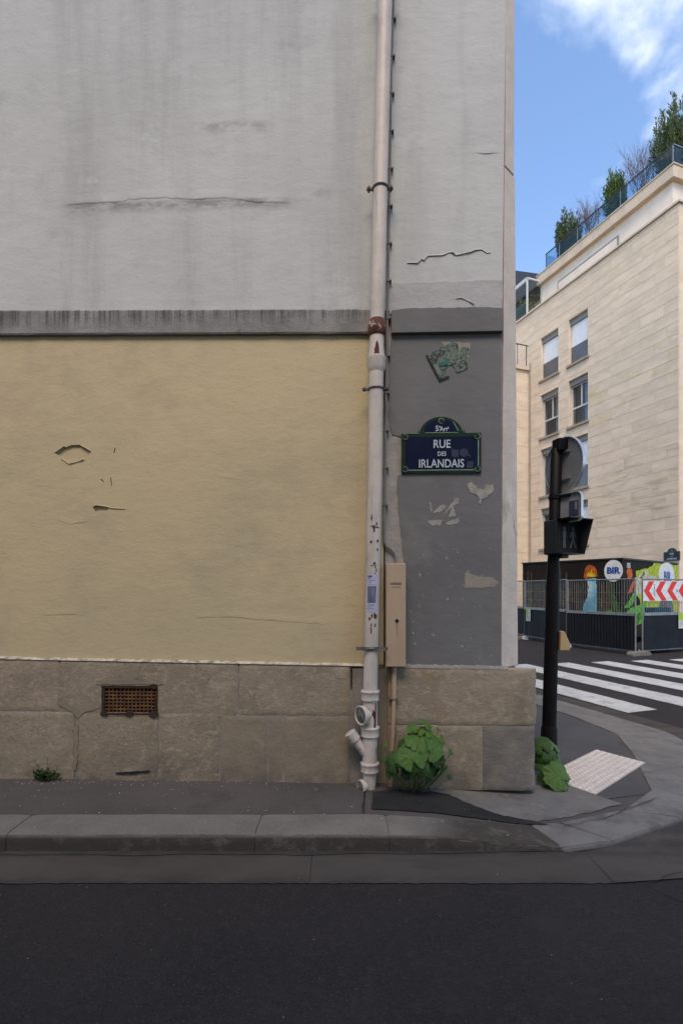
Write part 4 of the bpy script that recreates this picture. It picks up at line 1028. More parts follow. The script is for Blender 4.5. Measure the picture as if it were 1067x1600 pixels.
# ================================================================== STREET PLAQUES
def plaque(fr, name, xc, zc_, w, h, lines, label, mapf, y0, group='street plaques'):
    """enamel plaque; mapf(x,y,z): x to the viewer's right, y into the wall, z up"""
    p0 = mapf(xc, 0, zc_-h/2)
    em = fr.empty(name, p0[0], p0[1], p0[2], label, 'street sign', group)
    def mk(poly, f, b, mat, nm, par):
        return MB().prism(poly, y0-f, y0-b, lambda x, y, z: mapf(xc+x, y, zc_+z)).build(nm, mat, par)
    arch = ellipse(0, h*.5-.02, w*.275, h*.41+.02, 21, 0, 180)
    body = [(-w/2, -h/2), (w/2, -h/2), (w/2, h/2), (w*.30, h/2), (w*.285, h*.57)] + arch[1:-1] + [(-w*.285, h*.57), (-w*.30, h/2), (-w/2, h/2)]
    pl = mk(body, 0.016, -0.0, M['green_en'], 'plate', em)
    bd = w*.045
    mk([(-w/2+bd, -h/2+bd), (w/2-bd, -h/2+bd), (w/2-bd, h/2-bd), (-w/2+bd, h/2-bd)], 0.018, 0.012, M['navy'], 'blue_field', em)
    mk(ellipse(0, h*.5+.012, w*.215, h*.31, 19, 0, 180), 0.018, 0.012, M['navy'], 'blue_field', em)
    t = w*.006
    for a in ([(-w/2+bd, -h/2+bd*.8-t), (w/2-bd, -h/2+bd*.8-t), (w/2-bd, -h/2+bd*.8+t), (-w/2+bd, -h/2+bd*.8+t)],
              [(w/2-bd*.8-t, -h/2+bd), (w/2-bd*.8+t, -h/2+bd), (w/2-bd*.8+t, h/2-bd), (w/2-bd*.8-t, h/2-bd)],
              [(-w*.20, h/2+.000), (w*.21, h/2+.000), (w*.21, h/2+.006), (-w*.20, h/2+.006)],
              [(w*.145, h*.78), (w*.152, h*.78), (w*.222, h*.55), (w*.208, h*.55)],
              [(-w/2+.004, h/2-.003), (-w*.27, h/2-.003), (-w*.27, h/2+.001), (-w/2+.004, h/2+.001)]):
        mk(a, 0.0195, 0.012, M['sign_trim'], 'trim_line', em)
    for (rx_, rz_) in ((-w/2+bd*1.05, -h/2+bd*1.05), (w/2-bd*1.05, -h/2+bd*1.05), (w/2-bd*1.05, h/2-bd*1.05), (-w/2+bd*1.05, h/2-bd*1.05), (0, h*.80)):
        ring = ellipse(rx_, rz_, bd*.95, bd*.95, 18)
        mk(ring, 0.021, 0.012, M['green_en'], 'rosette', em)
        inner = MB(); c = Vector((xc+rx_, y0-0.021, zc_+rz_))
        pts = [mapf(c.x+bd*.72*math.cos(a), c.y, c.z+bd*.72*math.sin(a)) for a in [2*math.pi*i/16*0.8+rx_*9 for i in range(17)]]
        inner.tube(pts, w*.004, 5); inner.build('rosette_ring', M['sign_trim'], em)
        s_ = MB().tube([mapf(c.x, y0-0.026, c.z), mapf(c.x, y0-0.015, c.z)], bd*.35, 8); s_.build('screw', M['green_en'], em)
    for body_, dx, dz, sz, xsx, bold in lines:
        text_mb(body_, sz, lambda x, y, z, dx=dx, dz=dz: mapf(xc+dx+x, y0-0.0195-z, zc_+dz+y), 0.003, xsx, bold).build('lettering', M['sign_white'], em)
    return em
pa, pb2 = (0.510, 2.760), (1.181, 3.098)
pw_, ph_ = pb2[0]-pa[0], pb2[1]-pa[1]
sg = plaque(NW, 'street_sign', (pa[0]+pb2[0])/2, (pa[1]+pb2[1])/2, pw_, ph_,
    [('RUE', 0.005, ph_*.215, 0.098, 0.84, 0.0012), ('DES', 0.005, -ph_*.028, 0.052, 0.84, 0.0008), ('IRLANDAIS', 0.0, -ph_*.275, 0.098, 0.80, 0.0012), ('5', -0.036, ph_*.605, 0.066, 0.9, 0.0010), ('e', -0.015, ph_*.66, 0.032, 0.9, 0.0006), ('Arr', 0.022, ph_*.595, 0.058, 0.85, 0.0008), ('t', 0.058, ph_*.63, 0.034, 0.9, 0.0006)],
    'dark blue and green enamel plaque reading Rue des Irlandais on the grey pier', lambda x, y, z: (x, y, z), -0.003)
xc_, zc2 = (pa[0]+pb2[0])/2, (pa[1]+pb2[1])/2
for pl, sd in [([(0.09, -0.035), (0.145, -0.035), (0.145, 0.03), (0.085, 0.03)], 1), (ellipse(0.19, 0.0, 0.038, 0.036, 12), 2), ([(0.205, -0.02), (0.255, -0.038), (0.225, 0.0)], 3), ([(0.215, -0.125), (0.265, -0.13), (0.268, -0.075), (0.22, -0.07)], 4)]:
    MB().prism([(xc_+a, zc2+b) for a, b in ragged(pl, 0.003, 0.02, sd)], -0.0225, -0.018).build('sticker_residue', M['ghost'], sg)

# ================================================================== VENT GRILLE
gx0, gx1, gz0, gz1 = hl[0]+.004, hl[1]-.004, hl[2]+.004, hl[3]-.004
gry = surf('rusty_grille', (0.14, 0.062, 0.022), (0.075, 0.034, 0.02), sc=9,
    layers=[((0.21, 0.12, 0.045), 14, (1, 1, 2), 0.52, 0.66, 0.8), ((0.025, 0.014, 0.010), 10, (1, 1, 1), 0.54, 0.68, 0.85), ((0.17, 0.05, 0.02), 18, (1, 1, 1), 0.6, 0.7, 0.7)], bump=0.003, bsc=80, rough=0.9)
gdk = surf('dark_rust', (0.028, 0.017, 0.013), (0.05, 0.026, 0.016), sc=16, bump=0.004, bsc=60, rough=0.95)
gv = NW.empty('vent_grille', (gx0+gx1)/2, -0.03, gz0, 'rusty perforated iron vent grille set in the stone plinth', 'vent')
MB().box(gx0-.01, gx1+.01, 0.10, 0.11, gz0-.01, gz1+.01).build('dark_back', M['visor_inside'], gv)
fwid = 0.022
for nm, a in (('frame_bar', (gx0, gx1, gz0, gz0+fwid)), ('frame_bar', (gx0, gx1, gz1-fwid, gz1)), ('frame_bar', (gx0, gx0+fwid, gz0+fwid, gz1-fwid)), ('frame_bar', (gx1-fwid, gx1, gz0+fwid, gz1-fwid))):
    MB().box(a[0], a[1], -0.042, -0.005, a[2], a[3]).build(nm, gdk, gv, bevel=0.004)
nh, nv = 13, 7
ix0, ix1, iz0, iz1 = gx0+fwid, gx1-fwid, gz0+fwid, gz1-fwid
for i in range(1, nh):
    x = ix0+(ix1-ix0)*i/nh
    MB().box(x-.006, x+.006, -0.030, -0.016, iz0, iz1).build('vertical_bar', gry, gv)
for j in range(1, nv):
    z = iz0+(iz1-iz0)*j/nv
    MB().box(ix0, ix1, -0.033, -0.019, z-.0055, z+.0055).build('cross_bar', gry, gv)
for (cx_, cz_, r_) in ((gx0+.02, gz0+.012, .03), (gx1-.03, gz0+.014, .038), ((gx0+gx1)/2, gz0+.016, .034), (gx1-.028, gz1+.002, .03)):
    MB().prism(ragged(ellipse(cx_, cz_, r_, r_*.75, 9), .006, .02, int(cx_*99)), -0.052, -0.03).build('corroded_lug', gdk, gv)

# ================================================================== PLANTS AT THE WALL
def leaf_mesh(name, seed, lobes=5, ser=0.05):
    rs = random.Random(seed); mb = MB(); n = 36
    P = [(0, 0, 0)]
    for ring in (0.35, 0.7, 1.0):
        for k in range(n):
            a = 2*math.pi*k/n
            r_ = 0.5*(0.92 + 0.055*math.cos(lobes*(a-math.pi/2)) ) + ser*0.4*(1 if k % 2 else -1)*(ring == 1.0)*0.5
            notch = 1 - 0.62*math.exp(-((a-1.5*math.pi)/0.20)**2)
            rr = r_*notch*ring
            fold = 0.055*math.cos(lobes*2*(a-math.pi/2))*ring*ring*0.35
            z = -0.22*rr*rr*2 + fold + 0.03*rs.uniform(-1, 1)*ring + 0.05*math.sin(a*2+seed)*ring*ring
            P.append((rr*math.cos(a), rr*math.sin(a)+0.12, z))
    F_ = [(0, 1+k, 1+(k+1) % n) for k in range(n)]
    for t in range(2):
        F_ += [(1+t*n+k, 1+(t+1)*n+k, 1+(t+1)*n+(k+1) % n, 1+t*n+(k+1) % n) for k in range(n)]
    mb.add(P, F_)
    return mb.mesh(name, smooth=True)
LEAVES = [leaf_mesh('leaf', i, 5 if i % 2 else 7) for i in range(5)]
def plant(name, root, leaves, mat, label, cat, group, stem_r=0.005):
    em = bpy.data.objects.new(name, None); COL.objects.link(em); em.location = root; em.empty_display_size = 0.1
    tag(em, label, cat, group)
    rs = random.Random(3 + len(leaves))
    for i, (x, y, z, s, nx, ny, nz_, mt) in enumerate(leaves):
        me = LEAVES[i % 5]
        if mt:
            me = me.copy(); me.materials.clear(); me.materials.append(mt)
        elif not me.materials: me.materials.append(mat)
        o = bpy.data.objects.new('leaf', me); COL.objects.link(o); o.parent = em
        o.location = (x, y, z); o.scale = (s, s, s)
        q_ = Vector((nx, ny, nz_)).normalized().to_track_quat('Z', 'Y')
        o.rotation_euler = (q_.to_matrix() @ Matrix.Rotation(rs.uniform(-1.0, 1.0) + math.pi*0.0, 3, 'Z')).to_euler()
        mid = Vector((x*.5, y*.6, z*.35))
        MB().tube([(0, 0, 0), mid, (x, y, z-.002)], [stem_r, stem_r*.8, stem_r*.6], 5, cap=False).build('stem', M['stem'], em, smooth=True)
    return em
rs = random.Random(5)
main = [(-0.03, -0.30, 0.33, 0.27, -0.25, -0.85, 0.5), (0.13, -0.26, 0.40, 0.24, 0.35, -0.75, 0.6), (0.02, -0.22, 0.47, 0.22, 0.0, -0.5, 0.85), (0.20, -0.20, 0.42, 0.20, 0.55, -0.6, 0.55), (-0.17, -0.20, 0.25, 0.20, -0.5, -0.75, 0.4), (0.22, -0.18, 0.28, 0.20, 0.75, -0.6, 0.2), (0.18, -0.16, 0.15, 0.17, 0.6, -0.75, 0.0), (0.02, -0.30, 0.22, 0.20, 0.1, -0.95, 0.15), (-0.10, -0.16, 0.41, 0.17, -0.5, -0.4, 0.8), (0.10, -0.15, 0.53, 0.16, 0.2, -0.35, 0.9), (0.26, -0.12, 0.36, 0.17, 0.85, -0.4, 0.4), (-0.20, -0.14, 0.14, 0.16, -0.7, -0.6, 0.3)]
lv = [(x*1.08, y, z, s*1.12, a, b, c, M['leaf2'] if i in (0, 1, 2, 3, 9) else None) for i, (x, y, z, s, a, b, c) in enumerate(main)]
for i in range(8):
    a = rs.uniform(0, math.pi); h = rs.uniform(0.05, 0.46); r_ = 0.20*math.sqrt(max(0.1, 1-((h-.28)/.28)**2))*rs.uniform(.3, .95)
    lv.append((0.04+r_*math.cos(a)*1.1, -0.04-abs(r_*math.sin(a))*.8, h, rs.uniform(.07, .16), math.cos(a)+rs.uniform(-.7, .7), -math.sin(a)+rs.uniform(-.4, .5), rs.uniform(-.2, .9), None))
for (x, y, z, s_, a, b, c) in ((0.27, -0.14, 0.16, 0.13, .8, -.6, -.1), (0.29, -0.12, 0.24, 0.12, .9, -.5, .1), (0.24, -0.16, 0.07, 0.11, .5, -.8, .1), (-0.24, -0.15, 0.19, 0.12, -.7, -.7, .1), (-0.23, -0.13, 0.07, 0.12, -.5, -.8, .3), (-0.16, -0.22, 0.31, 0.13, -.6, -.5, .6), (0.16, -0.10, 0.57, 0.10, .5, -.6, .6), (0.30, -0.10, 0.44, 0.11, .9, -.3, .5), (-0.02, -0.14, 0.56, 0.12, -.3, -.6, .7), (0.36, -0.12, 0.33, 0.07, .7, -.7, .3), (0.33, -0.18, 0.12, 0.06, .4, -.9, .2), (-0.30, -0.16, 0.27, 0.07, -.5, -.8, .4), (-0.28, -0.12, 0.40, 0.06, -.6, -.5, .7), (0.08, -0.10, 0.62, 0.07, .1, -.6, .8), (0.24, -0.12, 0.55, 0.06, .4, -.5, .8), (0.31, -0.16, 0.20, 0.05, .6, -.8, .1)):
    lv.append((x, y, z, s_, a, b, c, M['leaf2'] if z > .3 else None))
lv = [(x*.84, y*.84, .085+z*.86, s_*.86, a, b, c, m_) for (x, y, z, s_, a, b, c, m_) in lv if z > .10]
rt = NW.pt((0.587, 0.151)[0], -0.13, 0.08)
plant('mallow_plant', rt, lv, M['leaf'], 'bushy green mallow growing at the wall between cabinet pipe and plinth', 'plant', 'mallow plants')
P2 = Vector(((1.757, 0.127)[0]+0.075, 4.60, 0.05))
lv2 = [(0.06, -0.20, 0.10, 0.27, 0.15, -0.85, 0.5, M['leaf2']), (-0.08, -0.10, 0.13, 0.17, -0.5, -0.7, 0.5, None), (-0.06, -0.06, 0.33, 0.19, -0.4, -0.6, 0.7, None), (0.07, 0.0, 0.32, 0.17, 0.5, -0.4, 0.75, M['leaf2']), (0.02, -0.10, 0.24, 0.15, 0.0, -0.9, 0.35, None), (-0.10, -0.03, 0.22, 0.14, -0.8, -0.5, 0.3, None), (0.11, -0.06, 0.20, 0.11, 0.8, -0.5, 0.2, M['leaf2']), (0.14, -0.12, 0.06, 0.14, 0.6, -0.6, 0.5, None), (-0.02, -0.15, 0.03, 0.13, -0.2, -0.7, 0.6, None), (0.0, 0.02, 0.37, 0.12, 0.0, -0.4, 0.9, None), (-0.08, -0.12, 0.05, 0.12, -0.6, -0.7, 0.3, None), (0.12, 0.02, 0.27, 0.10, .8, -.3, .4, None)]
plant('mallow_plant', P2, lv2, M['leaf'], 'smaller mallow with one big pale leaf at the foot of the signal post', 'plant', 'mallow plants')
wd = MB(); rs = random.Random(8)
wx, wz = (-2.543, 0.119)
for i in range(150):
    a = rs.uniform(0, math.pi*2); t = rs.uniform(0.15, 1.0); l = rs.uniform(.03, .08)
    b = Vector((wx + rs.gauss(0, .045), -0.075-abs(rs.gauss(0, .02)), zs(wx)+0.003 + rs.uniform(0, .06)))
    d = Vector((math.cos(a)*.8, math.sin(a)*.5-.2, t)).normalized()*l
    sd_ = d.cross(Vector((rs.uniform(-1, 1), rs.uniform(-1, 1), .3))).normalized()*rs.uniform(.006, .012)
    wd.add([b, b+d*.5+sd_, b+d, b+d*.5-sd_], [(0, 1, 2, 3)])
for i in range(10):
    a = rs.uniform(-.9, .9); l = rs.uniform(.08, .2)
    b = Vector((wx+rs.gauss(0, .02), -0.06, zs(wx))); e_ = b+Vector((math.sin(a)*l, -.01, math.cos(a)*l))
    wd.tube([b, b.lerp(e_, .5)+Vector((0, -.01, 0)), e_], .0015, 4)
wo = NW.empty('weed_tuft', wx, -0.06, zs(wx), 'small dark green weed tuft at the foot of the wall below the grille', 'weed')
wd.build('foliage', M['weed'], wo)

# ================================================================== SIGNAL POST
px0, py0 = 2.195, 5.44
SPF = Frame(px0, py0, 0)
sp = SPF.empty('signal_post', 0, 0, 0.03, 'black post carrying a pedestrian signal, sign backs and a push button', 'signal post')
lean = 0.026
def pc(z): return Vector((lean*(z-0.03), 0, z))
MB().tube([pc(0.0), pc(1.9), pc(2.1), pc(3.26), pc(3.27)], [0.072, 0.070, 0.060, 0.058, 0.05], 24).build('pole', M['iron_black'], sp, smooth=True)
MB().tube([pc(0.02), pc(0.05), pc(0.30), pc(0.33)], [0.095, 0.088, 0.080, 0.073], 24).build('base_collar', M['iron_black'], sp, smooth=True)
# round sign seen from behind: plane direction h (right side nearer)
al = R(75); hdir = Vector((math.cos(al), -math.sin(al), 0)); ndir = Vector((math.sin(al), math.cos(al), 0))
c = pc(3.09) + ndir*0.085 + hdir*0.03
mb = MB(); r_ = 0.30; n = 48
P = []
for rr, off in ((r_-.010, 0.012), (r_-.002, 0.010), (r_, 0.0), (r_, -0.022), (r_-.006, -0.024)):
    P += [c + hdir*rr*math.cos(2*math.pi*k/n) + Vector((0, 0, 1))*rr*math.sin(2*math.pi*k/n) + ndir*off for k in range(n)]
F_ = [(i*n+k, i*n+(k+1) % n, (i+1)*n+(k+1) % n, (i+1)*n+k) for i in range(4) for k in range(n)]
mb.add(P, F_)
dsk = MB().tube([c+ndir*0.008, c-ndir*0.006], r_-.004, n); dsk_o = dsk.build('round_sign', M['signback'], sp)
mb.build('rim', M['alu'], dsk_o, smooth=True)
MB().tube([c+ndir*0.0125, c+ndir*0.0085], r_-.02, n).build('sign_face', flat((170, 30, 35)), dsk_o)
for dz in (0.14, -0.14):
    MB().obox(c+Vector((0, 0, dz))-ndir*.022, hdir, ndir, (0, 0, 1), 0.10, 0.008, 0.012).build('mounting_rail', M['signback'], dsk_o)
MB().obox(pc(3.30)+ndir*.03+hdir*.03, hdir, ndir, (0, 0, 1), 0.06, 0.065, 0.065).build('top_bracket', M['iron_black'], sp, bevel=0.01)
# square sign lower down
al2 = R(58); h2 = Vector((math.cos(al2), -math.sin(al2), 0)); n2 = Vector((math.sin(al2), math.cos(al2), 0))
c2 = pc(2.625) + h2*0.155 + n2*0.02
def rrect(cx, cz_, w, h, r_, n=5):
    o = []
    for sx, sz, a0 in ((1, 1, 0), (-1, 1, 90), (-1, -1, 180), (1, -1, 270)):
        o += [(cx+sx*(w/2-r_)+r_*math.cos(R(a0+90*i/n)), cz_+sz*(h/2-r_)+r_*math.sin(R(a0+90*i/n))) for i in range(n+1)]
    return o
sq = MB().prism(rrect(0, 0, 0.30, 0.30, 0.05), -0.004, 0.004, lambda x, y, z: tuple(c2+h2*x+n2*y+Vector((0, 0, z))))
sq_o = sq.build('square_sign', M['signback'], sp)
rim2 = MB(); o1 = rrect(0, 0, 0.306, 0.306, 0.052); o2 = rrect(0, 0, 0.296, 0.296, 0.048)
m_ = len(o1)
P = [tuple(c2+h2*x+n2*yy+Vector((0, 0, z))) for yy in (-.028, .008) for x, z in o1] + [tuple(c2+h2*x-n2*.028+Vector((0, 0, z))) for x, z in o2] + [tuple(c2+h2*x+n2*.006+Vector((0, 0, z))) for x, z in o2]
rim2.add(P, [(k, (k+1) % m_, m_+(k+1) % m_, m_+k) for k in range(m_)] + [(k, (k+1) % m_, 2*m_+(k+1) % m_, 2*m_+k) for k in range(m_)] + [(2*m_+k, 2*m_+(k+1) % m_, 3*m_+(k+1) % m_, 3*m_+k) for k in range(m_)])
rim2.build('rim', M['alu'], sq_o, smooth=True)
MB().obox(c2+h2*.055-n2*.008+Vector((0, 0, -.01)), h2, n2, (0, 0, 1), 0.05, 0.003, 0.075).build('sticker', flat((48, 50, 78)), sq_o)
MB().obox(c2+h2*.085-n2*.010+Vector((0, 0, .01)), h2, n2, (0, 0, 1), 0.012, 0.003, 0.04).build('sticker', flat((110, 112, 125)), sq_o)
for dz in (0.13, -0.15):
    MB().tube([pc(2.625+dz-.02), pc(2.625+dz+.02)], 0.068, 20).build('clamp', M['iron_black'], sp, smooth=True)
    MB().obox(pc(2.625+dz)+h2*.10, h2, n2, (0, 0, 1), 0.07, 0.014, 0.014).build('clamp_arm', M['iron_black'], sp)
# pedestrian signal
bt = R(27); f_ = Vector((math.sin(bt), -math.cos(bt), 0)); g_ = Vector((math.cos(bt), math.sin(bt), 0))   # f_ facing, g_ to its right
sc_ = pc(2.325) + g_*0.070 + f_*0.08
def smap(x, y, z): return tuple(sc_ + g_*x - f_*y + Vector((0, 0, z)))
hw, hh = 0.165, 0.180
hs = MB().prism(rrect(0, 0, hw*2, hh*2, 0.015, 3), -0.03, 0.13, smap).build('signal_housing', M['signal_black'], sp)
vz = MB()
def ring(w0, h0, y0_, w1t, w1b, h1, y1_, th):
    pass
P = [smap(-hw, -.03, hh), smap(hw, -.03, hh), smap(hw, -.03, -hh), smap(-hw, -.03, -hh), smap(-hw-.004, -.20, hh+.004), smap(hw+.02, -.20, hh+.004), smap(hw, -.11, -hh), smap(-hw, -.11, -hh)]
ins = [smap(-hw+.008, -.031, hh-.008), smap(hw-.008, -.031, hh-.008), smap(hw-.008, -.031, -hh+.008), smap(-hw+.008, -.031, -hh+.008), smap(-hw+.004, -.20, hh-.004), smap(hw+.012, -.20, hh-.004), smap(hw-.008, -.11, -hh+.008), smap(-hw+.008, -.11, -hh+.008)]
vz.add(P+ins, [(0,1,5,4),(1,2,6,5),(2,3,7,6),(8,9,13,12),(9,10,14,13),(10,11,15,14),(4,5,13,12),(5,6,14,13),(6,7,15,14)])
vz.build('visor', M['signal_black'], hs)
MB().prism([(-hw+.01, -hh+.01), (hw-.01, -hh+.01), (hw-.01, hh-.01), (-hw+.01, hh-.01)], -0.036, -0.030, smap).build('lens_plate', M['visor_inside'], hs)
def man(cx, polys, nm):
    mb = MB()
    for p in polys: mb.prism([(cx+x, z) for x, z in p], -0.040, -0.036, smap)
    mb.build(nm, M['man'], hs)
man(-0.055, [ellipse(0, 0.088, 0.016, 0.019, 12), [(-.024, .064), (.024, .064), (.028, -.005), (.018, -.005), (.016, .03), (.018, -.115), (.003, -.115), (0, -.03), (-.003, -.115), (-.018, -.115), (-.016, .03), (-.018, -.005), (-.028, -.005)]], 'standing_figure')
man(0.075, [ellipse(0.002, 0.088, 0.016, 0.019, 12), [(-.018, .064), (.020, .064), (.030, .03), (.050, .0), (.044, -.006), (.020, .022), (.018, -.02), (.050, -.110), (.034, -.115), (.002, -.04), (-.030, -.115), (-.050, -.11), (-.014, -.02), (-.016, .02), (-.046, -.006), (-.052, .0), (-.030, .04)]], 'walking_figure')
MB().obox(pc(2.13)+g_*.07+f_*.04, g_, f_, (0, 0, 1), 0.055, 0.05, 0.022).build('housing_foot', M['signal_black'], sp, bevel=0.008)
# push-button unit
bp = MB().prism([(0, 0), (0.105, 0), (0.105, 0.075), (0.045, 0.20), (0, 0.205)], -0.05, 0.05, lambda x, y, z: tuple(pc(1.135+z)+Vector((0.066+x, y-.02, 0))))
bpo = bp.build('button_unit', surf('ochre_plastic', (0.36, 0.25, 0.125), (0.31, 0.215, 0.11), sc=6, rough=0.5), sp, bevel=0.008)

# ================================================================== APARTMENT BUILDING (far)
AB = Frame(13.82, 21.0, math.atan2(1, -0.36))       # local x along the street front away from the corner, y outwards
ab = AB.empty('apartment_building', 0, 0, 0, 'beige stone apartment block with roller shutters and planted glass railed roof', 'building')
WT = 17.70
cols = [(4.71, 5.97), (6.70, 8.02)]
rows_ = [(13.50, 15.85), (10.30, 12.68), (7.05, 9.65), (4.15, 6.35)]
WINS = [(a, b, c_, d_) for (a, b) in cols for (c_, d_) in rows_]
xl = sorted({-0.0, 14.0} | {v for w in WINS for v in w[:2]}); zl = sorted({0.0, WT} | {v for w in WINS for v in w[2:]})
wm = MB()
for i in range(len(xl)-1):
    for j in range(len(zl)-1):
        if any(w[0] <= xl[i] and xl[i+1] <= w[1] and w[2] <= zl[j] and zl[j+1] <= w[3] for w in WINS): continue
        wm.add([(xl[i], 0, zl[j]), (xl[i+1], 0, zl[j]), (xl[i+1], 0, zl[j+1]), (xl[i], 0, zl[j+1])], [(0, 1, 2, 3)])
wm.build('street_wall', M['facade'], ab)
MB().box(0.0, 14, -12, -0.45, 0.0, WT).build('core', M['facade'], ab)
MB().box(0.004, 14, -0.46, -0.01, WT-.3, WT-.002).build('wall_head', M['facade'], ab)
MB().box(-0.02, 0.0, -14, 0.0, 0.0, WT).build('corner_wall', M['facade'], ab)
# stone facing, block by block
BC = {}
def blk(x0, x1, z0, z1, nm='facing_stone'):
    w, h = round(x1-x0, 2), round(z1-z0, 2)
    rb_ = random.Random(int(x0*131+z0*977)); var = 'stoneblk'
    if 9.4 < z0 < 12.0 and x0 < 4.3 and rb_.random() < .40: var = 'yblk'
    if 4.6 < z0 < 7.8 and x0 < 4.5 and rb_.random() < .55: var = 'dblk'
    if w < 0.08 or h < 0.08: return
    if (w, h, var) not in BC:
        g = 0.002; b = 0.004; t = 0.016
        mb = MB()
        mb.add([(g, 0, g), (w-g, 0, g), (w-g, 0, h-g), (g, 0, h-g), (g, t-.008, g), (w-g, t-.008, g), (w-g, t-.008, h-g), (g, t-.008, h-g), (g+b, t, g+b), (w-g-b, t, g+b), (w-g-b, t, h-g-b), (g+b, t, h-g-b)],
               [(0,1,5,4),(1,2,6,5),(2,3,7,6),(3,0,4,7),(4,5,9,8),(5,6,10,9),(6,7,11,10),(7,4,8,11),(8,9,10,11)])
        me = mb.mesh(nm); me.materials.append(M[var]); BC[(w, h, var)] = me
    o = bpy.data.objects.new(nm, BC[(w, h, var)]); COL.objects.link(o); o.parent = ab; o.location = (x0, random.Random(int(x0*100+z0*1000)).uniform(-.002, .002), z0)
CH = 0.5016
rs = random.Random(3)
j = 0; z = 2.85
while z < WT-.05:
    z1 = min(z+CH, WT); x = -(0.55 if j % 2 else 0.0)*1.1
    while x < 10.3:
        x1 = x + 1.12*rs.uniform(.9, 1.12); a0, a1 = max(x, 0.0), min(x1, 10.6)
        cuts = [w for w in WINS if w[0] < a1 and w[1] > a0 and w[2] < z1 and w[3] > z]
        segs = [(a0, a1, z, z1)]
        for w in cuts:
            ns = []
            for (p, q2, r1, r2) in segs:
                if w[0] >= q2 or w[1] <= p or w[2] >= r2 or w[3] <= r1: ns.append((p, q2, r1, r2)); continue
                if p < w[0]: ns.append((p, w[0], r1, r2))
                if q2 > w[1]: ns.append((w[1], q2, r1, r2))
                m0, m1 = max(p, w[0]), min(q2, w[1])
                if r1 < w[2]: ns.append((m0, m1, r1, w[2]))
                if r2 > w[3]: ns.append((m0, m1, w[3], r2))
            segs = ns
        for s_ in segs: blk(*s_)
        x = x1
    z = z1; j += 1
# windows
def window(x0, x1, z0, z1, kind):
    dpt = 0.34
    rv = MB(); rv.add([(x0, 0, z0), (x1, 0, z0), (x1, 0, z1), (x0, 0, z1), (x0, -dpt, z0), (x1, -dpt, z0), (x1, -dpt, z1), (x0, -dpt, z1)], [(0,1,5,4),(1,2,6,5),(2,3,7,6),(3,0,4,7)])
    w = rv.build('window', M['facade'], ab)
    MB().box(x0, x1, -0.445, -0.43, z0, z1).build('room', M['room'], w)
    MB().box(x0-.10, x1+.10, -0.3, 0.11, z0-.13, z0).build('sill', M['sill'], w, bevel=0.01)
    hgt = z1-z0
    MB().box(x0+.003, x1-.003, -0.33, -0.10, z1-.27, z1-.004).build('shutter_box', M['shutterbox'], w)
    zt_ = z1-.27
    fy0, fy1 = -0.27, -0.22
    fr = MB(); t = 0.055
    for a in ((x0, x0+t, z0, zt_), (x1-t, x1, z0, zt_), (x0+t, x1-t, zt_-t, zt_), (x0+t, x1-t, z0, z0+t)): fr.box(a[0], a[1], fy0, fy1, a[2], a[3])
    xm = x0+(x1-x0)*.5; zm_ = z0+hgt*.40
    fr.box(x0+t, x1-t, fy0, fy1, zm_-.04, zm_+.04)
    fr.box(xm-.03, xm+.03, fy0, fy1, zm_+.04, zt_-t)
    fr.build('frame', M['winframe'], w)
    MB().box(x0+t, xm-.03, -0.25, -0.245, zm_+.04, zt_-t).build('pane', M['glass'], w)
    MB().box(xm+.03, x1-t, -0.25, -0.245, zm_+.04, zt_-t).build('pane', M['glass'], w)
    MB().box(x0+t, x1-t, -0.25, -0.245, z0+t, zm_-.04).build('pane', M['guard'] if kind in 'SDC' else M['glass'], w)
    cu = MB(); k = 9; cx0_, cx1_ = (x0+.1, x0+(x1-x0)*.42)
    if kind == 'O':
        cu.add([(cx0_+(cx1_-cx0_)*i/(2*k), -0.36+.03*(i % 2), zz_) for zz_ in (z0+.1, zt_) for i in range(2*k+1)], [(i, i+1, 2*k+2+i, 2*k+1+i) for i in range(2*k)])
        cu.build('curtain', M['curtain'], w)
    frac = {'S': .56, 'O': 0, 'C': .50, 'D': .58}[kind]
    if frac:
        zb2 = zt_ - (hgt-.27)*frac
        n = 16
        sl = MB()
        for i in range(n):
            a, b = zb2+(zt_-zb2)*i/n, zb2+(zt_-zb2)*(i+1)/n
            sl.add([(x0+.02, -0.205, a), (x1-.02, -0.205, a), (x1-.02, -0.19, a+(b-a)*.2), (x0+.02, -0.19, a+(b-a)*.2), (x1-.02, -0.19, b-(b-a)*.2), (x0+.02, -0.19, b-(b-a)*.2), (x1-.02, -0.205, b), (x0+.02, -0.205, b)], [(0,1,2,3),(3,2,4,5),(5,4,6,7)])
        sl.box(x0+.02, x1-.02, -.205, -.175, zb2-.05, zb2)
        sl.build('roller_shutter', M['shutter'], w)
    if kind in 'SC':
        MB().box(x0+.02, x1-.02, -0.165, -0.155, z0+.02, z0+hgt*.40).build('guard_glass', M['guard'], w)
for (a, b), ks in zip(cols, (['S', 'O', 'C', 'D'], ['S', 'O', 'O', 'O'])):
    for (c_, d_), k in zip(rows_, ks): window(a, b, c_, d_, k)
# ledge, attic, cornice
MB().box(-0.10, 14, -14, 0.10, WT, WT+.10).build('ledge', M['cornice'], ab, bevel=0.01)
AT0, AT1 = 1.12, 9.35
MB().box(AT0, AT1, -13, -1.12, WT+.10, 19.75).build('attic', M['attic'], ab)
MB().box(AT0-.22, AT1+.05, -13.2, -0.88, 19.75, 20.28).build('cornice', M['cornice'], ab, bevel=0.015)
MB().box(AT0-.26, AT1+.09, -13.24, -0.84, 20.28, 20.33).build('coping', M['cornice'], ab)
wnd = MB().box(3.9, 7.9, -1.13, -1.06, 17.95, 19.2).build('attic_window', M['shutterbox'], ab)
MB().box(3.97, 7.83, -1.065, -1.045, 17.98, 19.10).build('blind', M['attic'], wnd)
